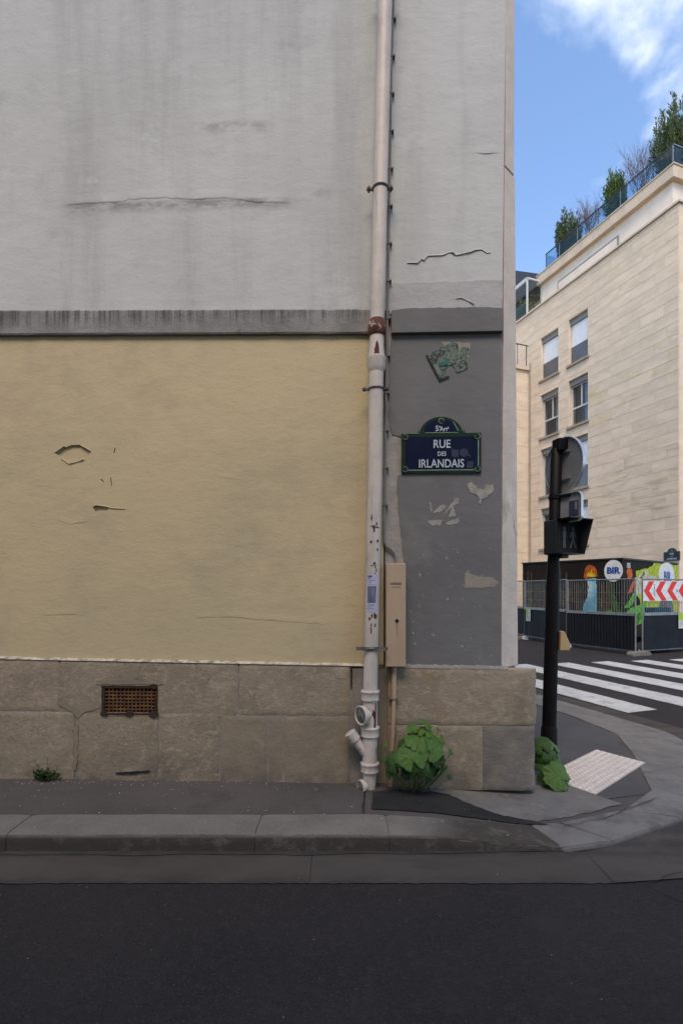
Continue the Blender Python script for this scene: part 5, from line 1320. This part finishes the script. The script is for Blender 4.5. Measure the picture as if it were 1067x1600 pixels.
# roof glass balustrade: panels, posts, rail
GZ0, GZ1 = 20.33, 21.25
gp = [1.02, 2.35, 3.7, 5.05, 6.4, 7.7, 8.75]
for a, b in zip(gp, gp[1:]):
    p = MB().box(a+.02, b-.02, -1.005, -0.99, GZ0+.02, GZ1-.03).build('rail_panel', M['railglass'], ab)
for a in gp: MB().box(a-.018, a+.018, -1.03, -0.985, GZ0, GZ1-.02).build('rail_post', M['galv'], ab)
MB().box(0.99, 8.78, -1.02, -0.975, GZ1-.03, GZ1+.02).build('handrail', M['zinc'], ab)
for i in range(4):
    MB().box(1.005, 1.02, -1.03-1.6*(i+1)+.04, -1.03-1.6*i-.02, GZ0+.02, GZ1-.03).build('rail_panel', M['railglass'], ab)
    MB().box(0.995, 1.03, -1.03-1.6*(i+1)-.02, -1.03-1.6*(i+1)+.02, GZ0, GZ1-.02).build('rail_post', M['galv'], ab)
MB().box(0.985, 1.03, -9, -1.0, GZ1-.03, GZ1+.02).build('handrail', M['galv'], ab)
MB().box(8.74, 8.76, -4, -1.03, GZ0+.02, GZ1-.03).build('rail_panel', M['railglass'], ab)
# lower terrace at the far end: glass rail, white framed screen
for a, b in ((9.35, 10.6), (10.62, 12.0), (12.02, 13.8)):
    MB().box(a+.02, b-.02, -0.055, -0.04, WT+.10, 18.75).build('rail_panel', M['railglass'], ab)
MB().box(9.30, 13.9, -0.07, -0.02, 18.75, 18.80).build('handrail', M['zinc'], ab)
scr = MB()
for a in ((9.18, 9.26, -0.10, -0.02, WT+.1, 19.98), (9.18, 9.26, -1.15, -1.09, WT+.1, 19.98), (9.18, 9.26, -1.15, -0.02, 19.90, 20.0), (9.26, 13.9, -0.12, -0.02, 19.80, 20.02)): scr.box(*a)
scr_o = scr.build('terrace_screen', M['winframe'], ab)
MB().box(9.21, 9.23, -1.09, -0.10, WT+.12, 19.90).build('pane', M['glass'], scr_o)
MB().box(9.4, 14, -5.0, -2.6, WT+.1, 20.2).build('set_back_storey', M['attic'], ab)
rfm = MB(); rfm.prism([(9.5, 20.2), (14.5, 20.2), (14.5, 23.2), (12.4, 22.6), (9.9, 20.9)], -5.0, -1.4); rfm.build('dark_roof', M['zinc'], ab)
# low wing with a railed balcony on top
WX, WO, WZ = 9.0, 3.4, 14.45
MB().box(WX, WX+6, 0.0, WO, 0.0, WZ).build('wing', M['facade'], ab)
for z_ in [4.0+1.02*i for i in range(10)]:
    MB().box(WX-.012, WX-.001, 0.02, WO-.01, z_, z_+1.005).build('wing_facing', M['stoneblk'], ab)
MB().box(WX-.12, WX+6, 0.03, WO+.1, WZ, WZ+.22).build('balcony_slab', M['cornice'], ab)
for k in range(6):
    yy = 0.2+k*.62
    MB().box(WX-.06, WX-.02, yy, yy+.03, WZ+.22, WZ+1.4).build('rail_post', M['zinc'], ab)
MB().box(WX-.06, WX-.02, 0.1, WO, WZ+1.4, WZ+1.45).build('handrail', M['zinc'], ab)
MB().box(WX-.03, WX-.02, .85, WO, WZ+.3, WZ+1.36).build('rail_panel', M['attic'], ab)
# downpipe and plaque on the street front
MB().tube([(8.86, 0.05, 0), (8.86, 0.05, WZ+.4)], 0.035, 10).build('downpipe', M['sill'], ab)

def fmap(x, y, z): return (-x, -y, z)               # viewer's right is local -x
q0, q1 = (0.633, 3.073), (-0.083, 3.424)
fw_ = q0[0]-q1[0]
plaque(AB, 'street_sign', -(q0[0]+q1[0])/2, (0.277, 3.238)[1], fw_, fw_*.52,
    [('RUE', 0, fw_*.13, fw_*.15, 0.9, .002), ('DE', 0, -fw_*.02, fw_*.08, 0.9, .001), ("L'ESTRAPADE", 0, -fw_*.155, fw_*.125, 0.82, .002), ('5e', 0, fw_*.33, fw_*.09, 0.9, .001)],
    "small far plaque reading Rue de l'Estrapade on the beige apartment block", fmap, -0.03)

# roof plants
def shrub(x, y, z0, h, w, mat, label, seed, n=2600, pot=True):
    em = AB.empty('roof_shrub', x, y, z0, label, 'shrub', 'shrubs on the roof terrace')
    rs = random.Random(seed)
    tr = MB()
    for i in range(7):
        a = rs.uniform(0, 6.28); t = rs.uniform(.2, .8)
        tr.tube([(x, y, z0), (x+math.cos(a)*w*.12, y+math.sin(a)*w*.12, z0+h*.3), (x+math.cos(a)*w*.30*t, y+math.sin(a)*w*.30*t, z0+h*.85)], [.035, .022, .006], 5)
    tr.build('trunk', M['bark'], em)
    sp_ = []
    for i in range(95):                        # upright sprays
        a = rs.uniform(0, 6.28); rr = math.sqrt(rs.random())*w*.42
        zt_ = h*(1-0.55*(rr/(w*.5))**2)*rs.uniform(.68, 1.12)
        sp_.append((rr*math.cos(a), rr*math.sin(a), zt_, rs.uniform(.035, .10)*w))
    mb = MB()
    for i in range(n):
        sx, sy, st, sr = rs.choice(sp_)
        t = rs.uniform(.12, 1.0); r_ = sr*(1.15-t*1.05)
        a = rs.uniform(0, 6.28)
        taper = .55+.45*t
        b = Vector((x+sx*taper+math.cos(a)*r_, y+sy*taper+math.sin(a)*r_, z0+st*t))
        d = Vector((math.cos(a)*.5+sx*.3, math.sin(a)*.5+sy*.3, rs.uniform(.5, 1.6))).normalized()*rs.uniform(.09, .20)
        s_ = d.cross(Vector((rs.uniform(-1, 1), rs.uniform(-1, 1), rs.uniform(-1, 1)))).normalized()*rs.uniform(.016, .032)
        mb.add([b-d*.3, b+d*.3+s_, b+d, b+d*.3-s_], [(0, 1, 2, 3)])
    mb.build('foliage', mat, em)
    return em
def bare(x, y, z0, h, w, label, seed, n=26):
    em = AB.empty('bare_shrub', x, y, z0, label, 'shrub', 'leafless shrubs on the roof terrace')
    rs = random.Random(seed); mb = MB()
    def grow(p, d, l, r_, lev):
        q_ = p + d*l
        mid = p.lerp(q_, .5)+Vector((rs.gauss(0, .03), rs.gauss(0, .03), 0))*l
        mb.tube([p, mid, q_], [r_, r_*.8, r_*.6], 4, cap=False)
        if lev < 3:
            for k in range(3 if lev else 3):
                nd = (d+Vector((rs.gauss(0, .32), rs.gauss(0, .32), rs.uniform(-.05, .35)))).normalized()
                grow(p.lerp(q_, rs.uniform(.5, 1)), nd, l*rs.uniform(.5, .85), r_*.62, lev+1)
    for i in range(20):
        a = rs.uniform(0, 6.28); d = Vector((math.cos(a)*rs.uniform(.05, .6)*w, math.sin(a)*rs.uniform(.05, .45)*w, h)).normalized()
        grow(Vector((x+rs.gauss(0, .08), y+rs.gauss(0, .08), z0)), d, h*.40, .014, 0)
    mb.build('branches', M['twig'], em)
    return em
def round_bush(x, y, z0, r_, label, seed):
    em = AB.empty('low_bush', x, y, z0, label, 'bush', 'low bushes behind the roof railing')
    rs = random.Random(seed); mb = MB()
    for i in range(900):
        d = Vector((rs.gauss(0, 1), rs.gauss(0, 1), abs(rs.gauss(0, 1)))).normalized()
        b = Vector((x, y, z0)) + Vector((d.x*1.25, d.y*.9, d.z))*r_*rs.uniform(.7, 1.0)
        s1 = d.cross(Vector((rs.uniform(-1, 1), rs.uniform(-1, 1), rs.uniform(-1, 1)))).normalized(); s2 = d.cross(s1)
        s1 = (s1+d*rs.uniform(-.5, .5))*.055; s2 = s2*.035
        mb.add([b-s1, b+s2, b+s1, b-s2], [(0, 1, 2, 3)])
    mb.build('foliage', M['bluegreen'], em)
    tr = MB().tube([(x, y, z0), (x, y, z0+r_*.6)], [.03, .015], 6); tr.build('trunk', M['bark'], em)
RZ = 20.33
shrub(1.70, -2.1, RZ, 3.8, 2.6, M['conifer'], 'big bushy evergreen at the roof corner behind the glass rail', 1, 9000)
bare(3.15, -1.75, RZ, 3.1, 2.0, 'large leafless shrub beside the big corner evergreen on the roof', 2)
shrub(4.6, -1.6, RZ, 2.75, 1.4, M['conifer2'], 'bright green conical evergreen in the middle of the roof terrace', 3, 5000)
bare(6.2, -1.6, RZ, 2.6, 1.7, 'small leafless shrub between the two smaller roof evergreens', 4)
shrub(7.75, -1.65, RZ, 2.9, 1.75, M['conifer'], 'dark bushy evergreen at the far end of the roof terrace', 5, 6000)
for i, (x, r_, lb) in enumerate([(2.7, .55, 'low blue green bush behind the rail below the large leafless shrub'), (3.95, .55, 'low blue green bush next to the bright conical evergreen'), (5.3, .5, 'low blue green bush behind the rail midway along the roof'), (6.9, .5, 'low blue green bush beside the far dark evergreen')]):
    round_bush(x, -1.5, RZ, r_, lb, 10+i)
te = AB.empty('terrace_bush', 10.6, -0.9, WT+.1, 'yellow green bush behind the glass of the lower terrace', 'bush')
rs = random.Random(77); mb = MB()
for i in range(1500):
    b = Vector((10.7+rs.gauss(0, .5), -0.9+rs.gauss(0, .25), WT+.9+rs.gauss(0, .42)))
    d = Vector((rs.gauss(0, 1), rs.gauss(0, 1), rs.gauss(0, 1))).normalized()*.07; s_ = d.cross(Vector((.3, .9, .2))).normalized()*.035
    if b.z < WT+.12: continue
    mb.add([b-d, b+s_, b+d, b-s_], [(0, 1, 2, 3)])
mb.build('foliage', leafmat('yellow_green_leaf', (0.12, 0.16, 0.02), (0.2, 0.22, 0.03)), te)
MB().tube([(10.7, -.9, WT+.1), (10.7, -.9, WT+.9)], [.04, .02], 6).build('trunk', M['bark'], te)

# ================================================================== SITE HUT WITH MURAL
HF = Frame(9.15, 16.7, math.atan2(0.62, 0.785))       # local x along the right face, y along the left face
hut = HF.empty('site_hut', 0, 0, 0.1, 'dark site hut painted with a jungle waterfall mural behind the fence', 'site hut')
HW, HL, HT = 4.75, 3.62, 2.82
MB().box(0, HW, 0, HL, 0.22, HT).build('body', surf('hut_black', (0.011, 0.009, 0.008), (0.020, 0.014, 0.011), sc=1.5, rough=0.7, spec=0.1), hut)
MB().box(-.03, HW+.03, -.03, HL+.03, HT, HT+.05).build('roof', M['signal_black'], hut)
for a in ((.2, .2), (HW-.5, .2), (.2, HL-.5), (HW-.5, HL-.5)): MB().box(a[0], a[0]+.3, a[1], a[1]+.3, 0, .22).build('block', M['concrete'], hut)
def mural(rgb):
    k = ('m', rgb)
    if k not in MATS:
        c = s2l(*rgb)
        MATS[k] = surf('mural_%d_%d_%d' % rgb, tuple(x*.85 for x in c), tuple(x*.35 for x in c), sc=7, lo=.38, hi=.7, rough=.7, layers=[(tuple(min(.8, x*1.5+.02) for x in c), 16, (1, 1, .6), .58, .7, .6)])
    return MATS[k]
def LM(x, y, z): return (y, x, z)                    # poly x = distance along the left face
def lface(poly, lay, mat, nm='mural_shape'):
    return MB().prism(poly, -0.004*lay-.002, 0.0, lambda x, y, z: (y, x, z)).build(nm, mat, hut)
def rface(poly, lay, mat, nm='mural_shape'):
    return MB().prism(poly, -0.004*lay-.002, 0.0).build(nm, mat, hut)
rs = random.Random(14)
trunkc = [(70, 46, 24), (92, 60, 26), (46, 36, 26), (104, 78, 40), (56, 50, 30), (44, 62, 32), (84, 58, 32), (120, 104, 72), (84, 90, 60)]
for i in range(60):                                 # tree trunks of the mural
    x = 0.28 + i*0.055 + rs.uniform(-.02, .02); w = rs.uniform(.006, .030)
    zt_ = rs.uniform(1.7, 2.62); zb3 = rs.uniform(.9, 1.2)
    lface(ragged([(x-w, zb3), (x+w, zb3), (x+w*.7, zt_), (x-w*.7, zt_)], .006, .2, i), 1, mural(rs.choice(trunkc)))
for i in range(44):                                 # undergrowth
    x = rs.uniform(.3, 3.5); z = rs.uniform(1.05, 1.75); s_ = rs.uniform(.03, .13)*(1.9-z)*1.4
    lface(ragged(ellipse(x, z, s_, s_*.8, 9), .03, .06, i), 2, mural(rs.choice([(34, 66, 36), (24, 44, 40), (66, 100, 40), (18, 26, 24), (80, 104, 50), (20, 30, 28), (16, 16, 16), (60, 86, 80)])))
wf = [(0.716, 2.182), (0.610, 1.965), (0.652, 1.750), (0.844, 1.533), (1.171, 1.354), (1.282, 1.086), (1.327, 0.641), (0.801, 0.667), (0.780, 1.425), (0.823, 1.967), (0.865, 2.228), (1.149, 2.190), (1.105, 2.035)]
wf = [(1.193, 2.191), (0.844, 2.227), (0.844, 1.859), (0.801, 1.425), (0.844, 0.665), (1.327, 0.641), (1.282, 1.307), (1.127, 1.640), (1.105, 1.970)]
wmat = surf('waterfall_print', (0.36, 0.52, 0.55), (0.10, 0.32, 0.42), sc=2, layers=[((0.05, 0.22, 0.32), 1, (1, 1, 1), .2, .3, .85, (2, 1.75, 1.1)), ((0.6, 0.68, 0.68), 12, (4, 4, .5), .55, .7, .6)])
lface(ragged(wf, .018, .06, 2), 3, wmat)
lface(ragged([(1.260, 2.369), (1.216, 2.566), (1.061, 2.692), (0.909, 2.621), (0.823, 2.444), (0.801, 2.270), (1.260, 2.236)], .015, .07, 4), 3, mural((196, 92, 18)))
lface(ragged([(1.149, 2.300), (1.105, 2.453), (1.061, 2.342), (0.995, 2.537), (0.952, 2.361), (0.887, 2.424), (0.865, 2.271), (1.149, 2.256)], .008, .06, 5), 4, mural((226, 186, 40)))
lface([(0.402, 2.112), (0.340, 2.111), (0.238, 1.644), (0.076, 1.122), (0.076, 0.703), (0.197, 0.697), (0.319, 1.326)], 3, mural((52, 92, 40)))
lface(ragged([(0.631, 0.955), (0.505, 1.109), (0.340, 1.156), (0.197, 1.013), (0.177, 0.761), (0.278, 0.925), (0.443, 1.004), (0.568, 0.828)], .01, .06, 6), 4, mural((74, 140, 34)))
lface([(0.116, 0.701), (0.036, 1.227), (-0.004, 1.646), (0.016, 0.705)], 3, mural((44, 104, 36)))
disc = (0.278, 2.448)
def disc_on(face, c, rx_, rz_, nm):
    poly = ellipse(c[0], c[1], rx_, rz_, 32)
    o = face(poly, 8, flat((206, 204, 200)), nm)
    return o
d1 = disc_on(lface, disc, 0.29, 0.36, 'logo_disc')
blue = flat((14, 66, 132), 0.5)
text_mb('BIR', 0.29, lambda x, y, z: (-0.0365-z, disc[0]-x, disc[1]+y), 0.004, 1.0, 0.014).build('logo_lettering', blue, d1)
# right face
rc = (0.437, 2.620)
text_mb('105', 0.24, lambda x, y, z: (rc[0]+x, -0.008-z, rc[1]+y), 0.004, .85, .004).build('number', flat((205, 205, 200)), hut)
yg = [(1.031, 2.444), (1.546, 2.545), (2.026, 2.580), (2.466, 2.707), (2.522, 2.789), (4.754, 2.769), (4.754, 0.841), (1.546, 0.933), (1.286, 1.531), (0.981, 1.642)]
rface(ragged(yg, .02, .12, 8), 2, mural((178, 190, 52)))
rface(ragged([(0.880, 2.181), (1.810, 2.485), (2.805, 2.418), (2.805, 1.865), (0.880, 1.642)], .03, .1, 9), 3, mural((196, 190, 160)))
rface(ragged([(1.286, 2.209), (1.546, 2.368), (1.651, 2.459), (1.704, 2.371), (1.441, 2.278), (1.494, 2.213)], .01, .05, 10), 4, mural((25, 25, 22)))
rface(ragged([(2.026, 2.513), (2.691, 2.577), (2.920, 2.490), (2.691, 2.324), (2.026, 2.311)], .02, .08, 11), 4, mural((170, 186, 36)))
dr = (3.627, 2.342)
d2 = disc_on(rface, dr, 0.72, 0.50, 'logo_disc')
text_mb('BIR', 0.46, lambda x, y, z: (dr[0]+x, -0.0365-z, dr[1]-.03+y), 0.004, 1.0, 0.02).build('logo_lettering', blue, d2)
rface(ragged([(0.293, 2.425), (0.437, 2.535), (0.682, 2.499), (0.731, 2.307), (0.535, 2.112), (0.389, 2.195)], .012, .06, 12), 3, mural((206, 98, 26)))
rface(ragged([(0.389, 1.686), (0.632, 1.985), (0.781, 2.115), (0.880, 2.030), (0.682, 1.750)], .012, .06, 13), 3, mural((214, 92, 30)))
for pl, c in [([(0.102, 1.226), (0.583, 1.515), (0.880, 1.750), (0.830, 1.427), (0.486, 1.219)], (88, 168, 34)), ([(0.008, 0.977), (0.632, 1.216), (1.546, 1.331), (1.864, 1.482), (1.704, 1.151), (0.981, 0.950)], (96, 176, 40)), ([(0.197, 0.593), (0.682, 0.958), (1.389, 0.982), (1.184, 0.660)], (52, 128, 36)), ([(0.880, 0.607), (1.389, 1.026), (1.810, 1.304), (1.864, 1.013), (1.441, 0.672)], (112, 186, 52))]:
    rface(pl, 4, mural(c))

# ================================================================== SITE FENCE
def fence(A, B, label, z0, ribs, tagxy=None, H_=2.02, clad=True, white_tags=False):
    A, B = Vector(A), Vector(B); d = B-A; L = d.length
    fr = Frame(A.x, A.y, math.atan2(d.y, d.x))
    em = fr.empty('mesh_fence', 0, 0, z0, label, 'fence', 'site fence panels')
    for x in (0.03, L-.03): MB().tube([(x, 0, z0), (x, 0, z0+H_)], 0.022, 10).build('post', M['galv'], em, smooth=True)
    for z in (z0+.02, z0+H_, z0+1.06): MB().tube([(0.03, 0, z), (L-.03, 0, z)], 0.019, 8).build('rail', M['galv'], em, smooth=True)
    wm_ = MB(); n = int(L/.085)
    for i in range(1, n):
        x = .03+(L-.06)*i/n; wm_.box(x-.0035, x+.0035, -.004, .004, z0+1.06, z0+H_)
    for z in (1.35, 1.65): wm_.box(.03, L-.03, -.005, .005, z0+z-.004, z0+z+.004)
    tag(wm_.build('wire_mesh', M['wire'], em), kind='stuff')
    cl = MB(); pts = []
    if ribs:
        m_ = int(L/.11); x = .04
        for i in range(m_):
            w = (L-.08)/m_; pts += [(x, -.015), (x+w*.55, -.015), (x+w*.65, .02), (x+w*.9, .02)]; x += w
        pts.append((L-.04, -.015))
    else:
        pts = [(.04+(L-.08)*i/10, -.012+.006*math.sin(i*2.1)) for i in range(11)]
    cl.add([(x, y-.03, z0+.05) for x, y in pts]+[(x, y-.03, z0+1.04) for x, y in pts], [(i, i+1, len(pts)+i+1, len(pts)+i) for i in range(len(pts)-1)])
    co = cl.build('cladding_sheet', M['cladding'], em); co.modifiers.new('thick', 'SOLIDIFY').thickness = .006
    MB().box(.03, L-.03, -.060, -.048, z0+1.00, z0+1.075).build('cladding_trim', M['galv'], em)
    return fr, em, L
z0f = 0.09
F0, F1, F2, F3 = (8.08, 14.05), (7.17, 16.3), (6.76, 18.9), (6.35, 22.2)
frA, fA, LA = fence(F1, F0, 'site fence panel with ribbed slate cladding left of the chevron board', z0f, True)
frB, fB, LB = fence(F2, F1, 'plain clad site fence panel with a small green notice', z0f+.03, False)
frC, fC, LC = fence(F3, F2, 'site fence panel farthest down the street, partly behind the corner', z0f+.05, False)
frD, fD, LD = fence((8.36, 14.28), (11.6, 15.58), 'site fence panel with plain slate cladding under the chevron board', z0f, False)
def foot(x, y, rz, label, s_=1.0):
    fr = Frame(x, y, rz)
    em = fr.empty('ballast_block', 0, 0, 0.0, label, 'ballast block', 'concrete fence feet')
    MB().prism([(-.34*s_, 0), (.34*s_, 0), (.34*s_, .06), (.28*s_, .12), (-.28*s_, .12), (-.34*s_, .06)], -.11, .11).build('block', M['concrete'], em, bevel=0.012)
    MB().tube([(0, 0, .11), (0, 0, .17)], 0.03, 10).build('socket', M['galv'], em)
foot(8.15, 14.05, R(20), 'concrete fence foot at the corner under the two end posts')
foot(7.17, 16.3, R(-20), 'concrete fence foot between the ribbed and the plain panel', .8)
foot(6.76, 18.9, R(-20), 'concrete fence foot beside the small green notice', .8)
foot(11.6, 15.6, R(20), 'concrete fence foot at the right end of the chevron panel')
tg = MB()
for (x, y, lb) in ((7.17, 16.3, 'white tag at the foot of the post beside the ribbed panel'), (6.76, 18.9, 'white tag at the foot of the post beside the notice')):
    fr = Frame(x, y, R(-20))
    t_ = fr.one('white_tag', MB().prism([(-.09, .02), (.12, .0), (.12, .12), (-.09, .14)], -.135, -.125), flat((196, 196, 194)), 0, -.13, 0.02, lb, 'tag', 'white tags on the fence feet')
    MB().box(-.03, .07, -.138, -.134, .055, .085).build('print', flat((60, 60, 66)), t_)
def notice(fr, x, z, w, h, label):
    o = fr.one('notice', MB().box(x-w/2, x+w/2, -.075, -.068, z-h/2, z+h/2), flat((190, 194, 186)), x, -.07, z-h/2, label, 'notice', 'notices on the fence')
    MB().box(x-w/2+.01, x+w*.12, -.078, -.074, z+h*.02, z+h/2-.01).build('green_block', flat((150, 180, 60)), o)
    for k in range(4): MB().box(x-w/2+.03, x+w/2-.04, -.077, -.074, z-h*.1-k*h*.09, z-h*.075-k*h*.09).build('print_line', flat((120, 124, 120)), o)
notice(frB, .36, z0f+.03+.80, .30, .44, 'white and green notice on the plain cladding behind the signal post')
notice(frD, 1.62, z0f+.84, .44, .46, 'white and green notice on the cladding below the chevron board')
# chevron board
cb = frD.empty('chevron_board', 0.05, -.05, 1.40, 'red and white chevron warning board hung on the site fence', 'road sign')
cz1, cz2 = 1.50, 2.06
MB().box(-.02, 1.95, -.064, -.050, cz1, cz2).build('board', flat((206, 202, 200), 0.4), cb)
red = flat((204, 40, 34), 0.4)
for k in range(4):
    x = 0.0 + k*.47; hh_ = (cz2-cz1)/2; zm_ = (cz1+cz2)/2; t = .21
    MB().prism([(x, zm_), (x+.20, cz2-.01), (x+.20+t, cz2-.01), (x+t, zm_), (x+.24+t, cz1+.01), (x+.24, cz1+.01)], -.068, -.063).build('chevron', red, cb)
text_mb('CIRCULET', .075, lambda x, y, z: (.415+y, -.0655-z, zm_+.02-x), .002, 1.0, .001).build('lettering', flat((50, 50, 52)), cb)
text_mb('BIR', .06, lambda x, y, z: (1.345+y, -.0655-z, zm_-x), .002, 1.0, .001).build('lettering', flat((50, 54, 90)), cb)
# things stored behind the right-hand panel
cr_o = frD.empty('blue_crate', 1.0, .32, 0.0, 'teal blue crate standing behind the chevron fence panel', 'crate')
MB().box(.76, 1.39, .17, .48, 0.0, 0.30).build('pallet', M['visor_inside'], cr_o)
MB().box(.75, 1.40, .15, .50, 0.30, 1.30).build('body', flat((30, 84, 104)), cr_o, bevel=.02)
for k in range(5): MB().box(.78+k*.125, .85+k*.125, .138, .152, .36, 1.24).build('rib', flat((24, 70, 90)), cr_o)
tb = MB(); n = 14; P = []
for j in range(11):
    t = j/10
    for i in range(n):
        a = 2*math.pi*i/n; r_ = (.16+.34*t)*(1+.12*math.sin(a*5))
        P.append((2.15+r_*math.cos(a)*.8, .85+r_*math.sin(a)*.6, 1.62*(1-t**1.2)))
tb.add(P, [(j*n+i, j*n+(i+1) % n, (j+1)*n+(i+1) % n, (j+1)*n+i) for j in range(10) for i in range(n)]+[tuple(range(n))])
frD.one('tarpaulin_heap', tb, flat((98, 102, 106)), 2.15, .85, 0, 'grey tarpaulin draped over a heap behind the fence', 'tarpaulin', smooth=True)

# ================================================================== BUILDING ACROSS THE STREET (unseen, added to shade the wall and road)
OB = Frame(0, -5.6, 0)
ob = OB.empty('added_opposite_building', 0, 0, 0, 'unseen cream rendered building added across the street to shade the wall and road', 'building')
om = surf('cream_render', (0.46, 0.40, 0.32), (0.40, 0.35, 0.28), sc=1.0, bump=0.004, bsc=30)
owins = [(-15.2+2.3*i, -14.0+2.3*i, 1.0+3.0*j, 2.9+3.0*j) for i in range(9) for j in range(4)]
xl = sorted({-17.0, 5.5} | {v for w in owins for v in w[:2]}); zl = sorted({0.0, 12.9} | {v for w in owins for v in w[2:]})
wm = MB()
for i in range(len(xl)-1):
    for j in range(len(zl)-1):
        if any(w[0] <= xl[i] and xl[i+1] <= w[1] and w[2] <= zl[j] and zl[j+1] <= w[3] for w in owins): continue
        wm.add([(xl[i], 0, zl[j]), (xl[i+1], 0, zl[j]), (xl[i+1], 0, zl[j+1]), (xl[i], 0, zl[j+1])], [(0, 1, 2, 3)])
wm.build('front_wall', om, ob)
MB().box(-17, 5.5, -9, -0.30, 0, 12.9).build('core', om, ob)
MB().box(-17.1, 5.6, -9, 0.25, 12.9, 13.2).build('cornice', M['cornice'], ob)
for (a, b, c_, d_) in owins:
    w = MB(); w.add([(a, 0, c_), (b, 0, c_), (b, 0, d_), (a, 0, d_), (a, -.29, c_), (b, -.29, c_), (b, -.29, d_), (a, -.29, d_)], [(0,1,5,4),(1,2,6,5),(2,3,7,6),(3,0,4,7)])
    wo_ = w.build('window', om, ob)
    MB().box(a, b, -.22, -.20, c_, d_).build('pane', M['guard'], wo_)
    MB().box((a+b)/2-.03, (a+b)/2+.03, -.20, -.16, c_, d_).build('frame', M['winframe'], wo_)
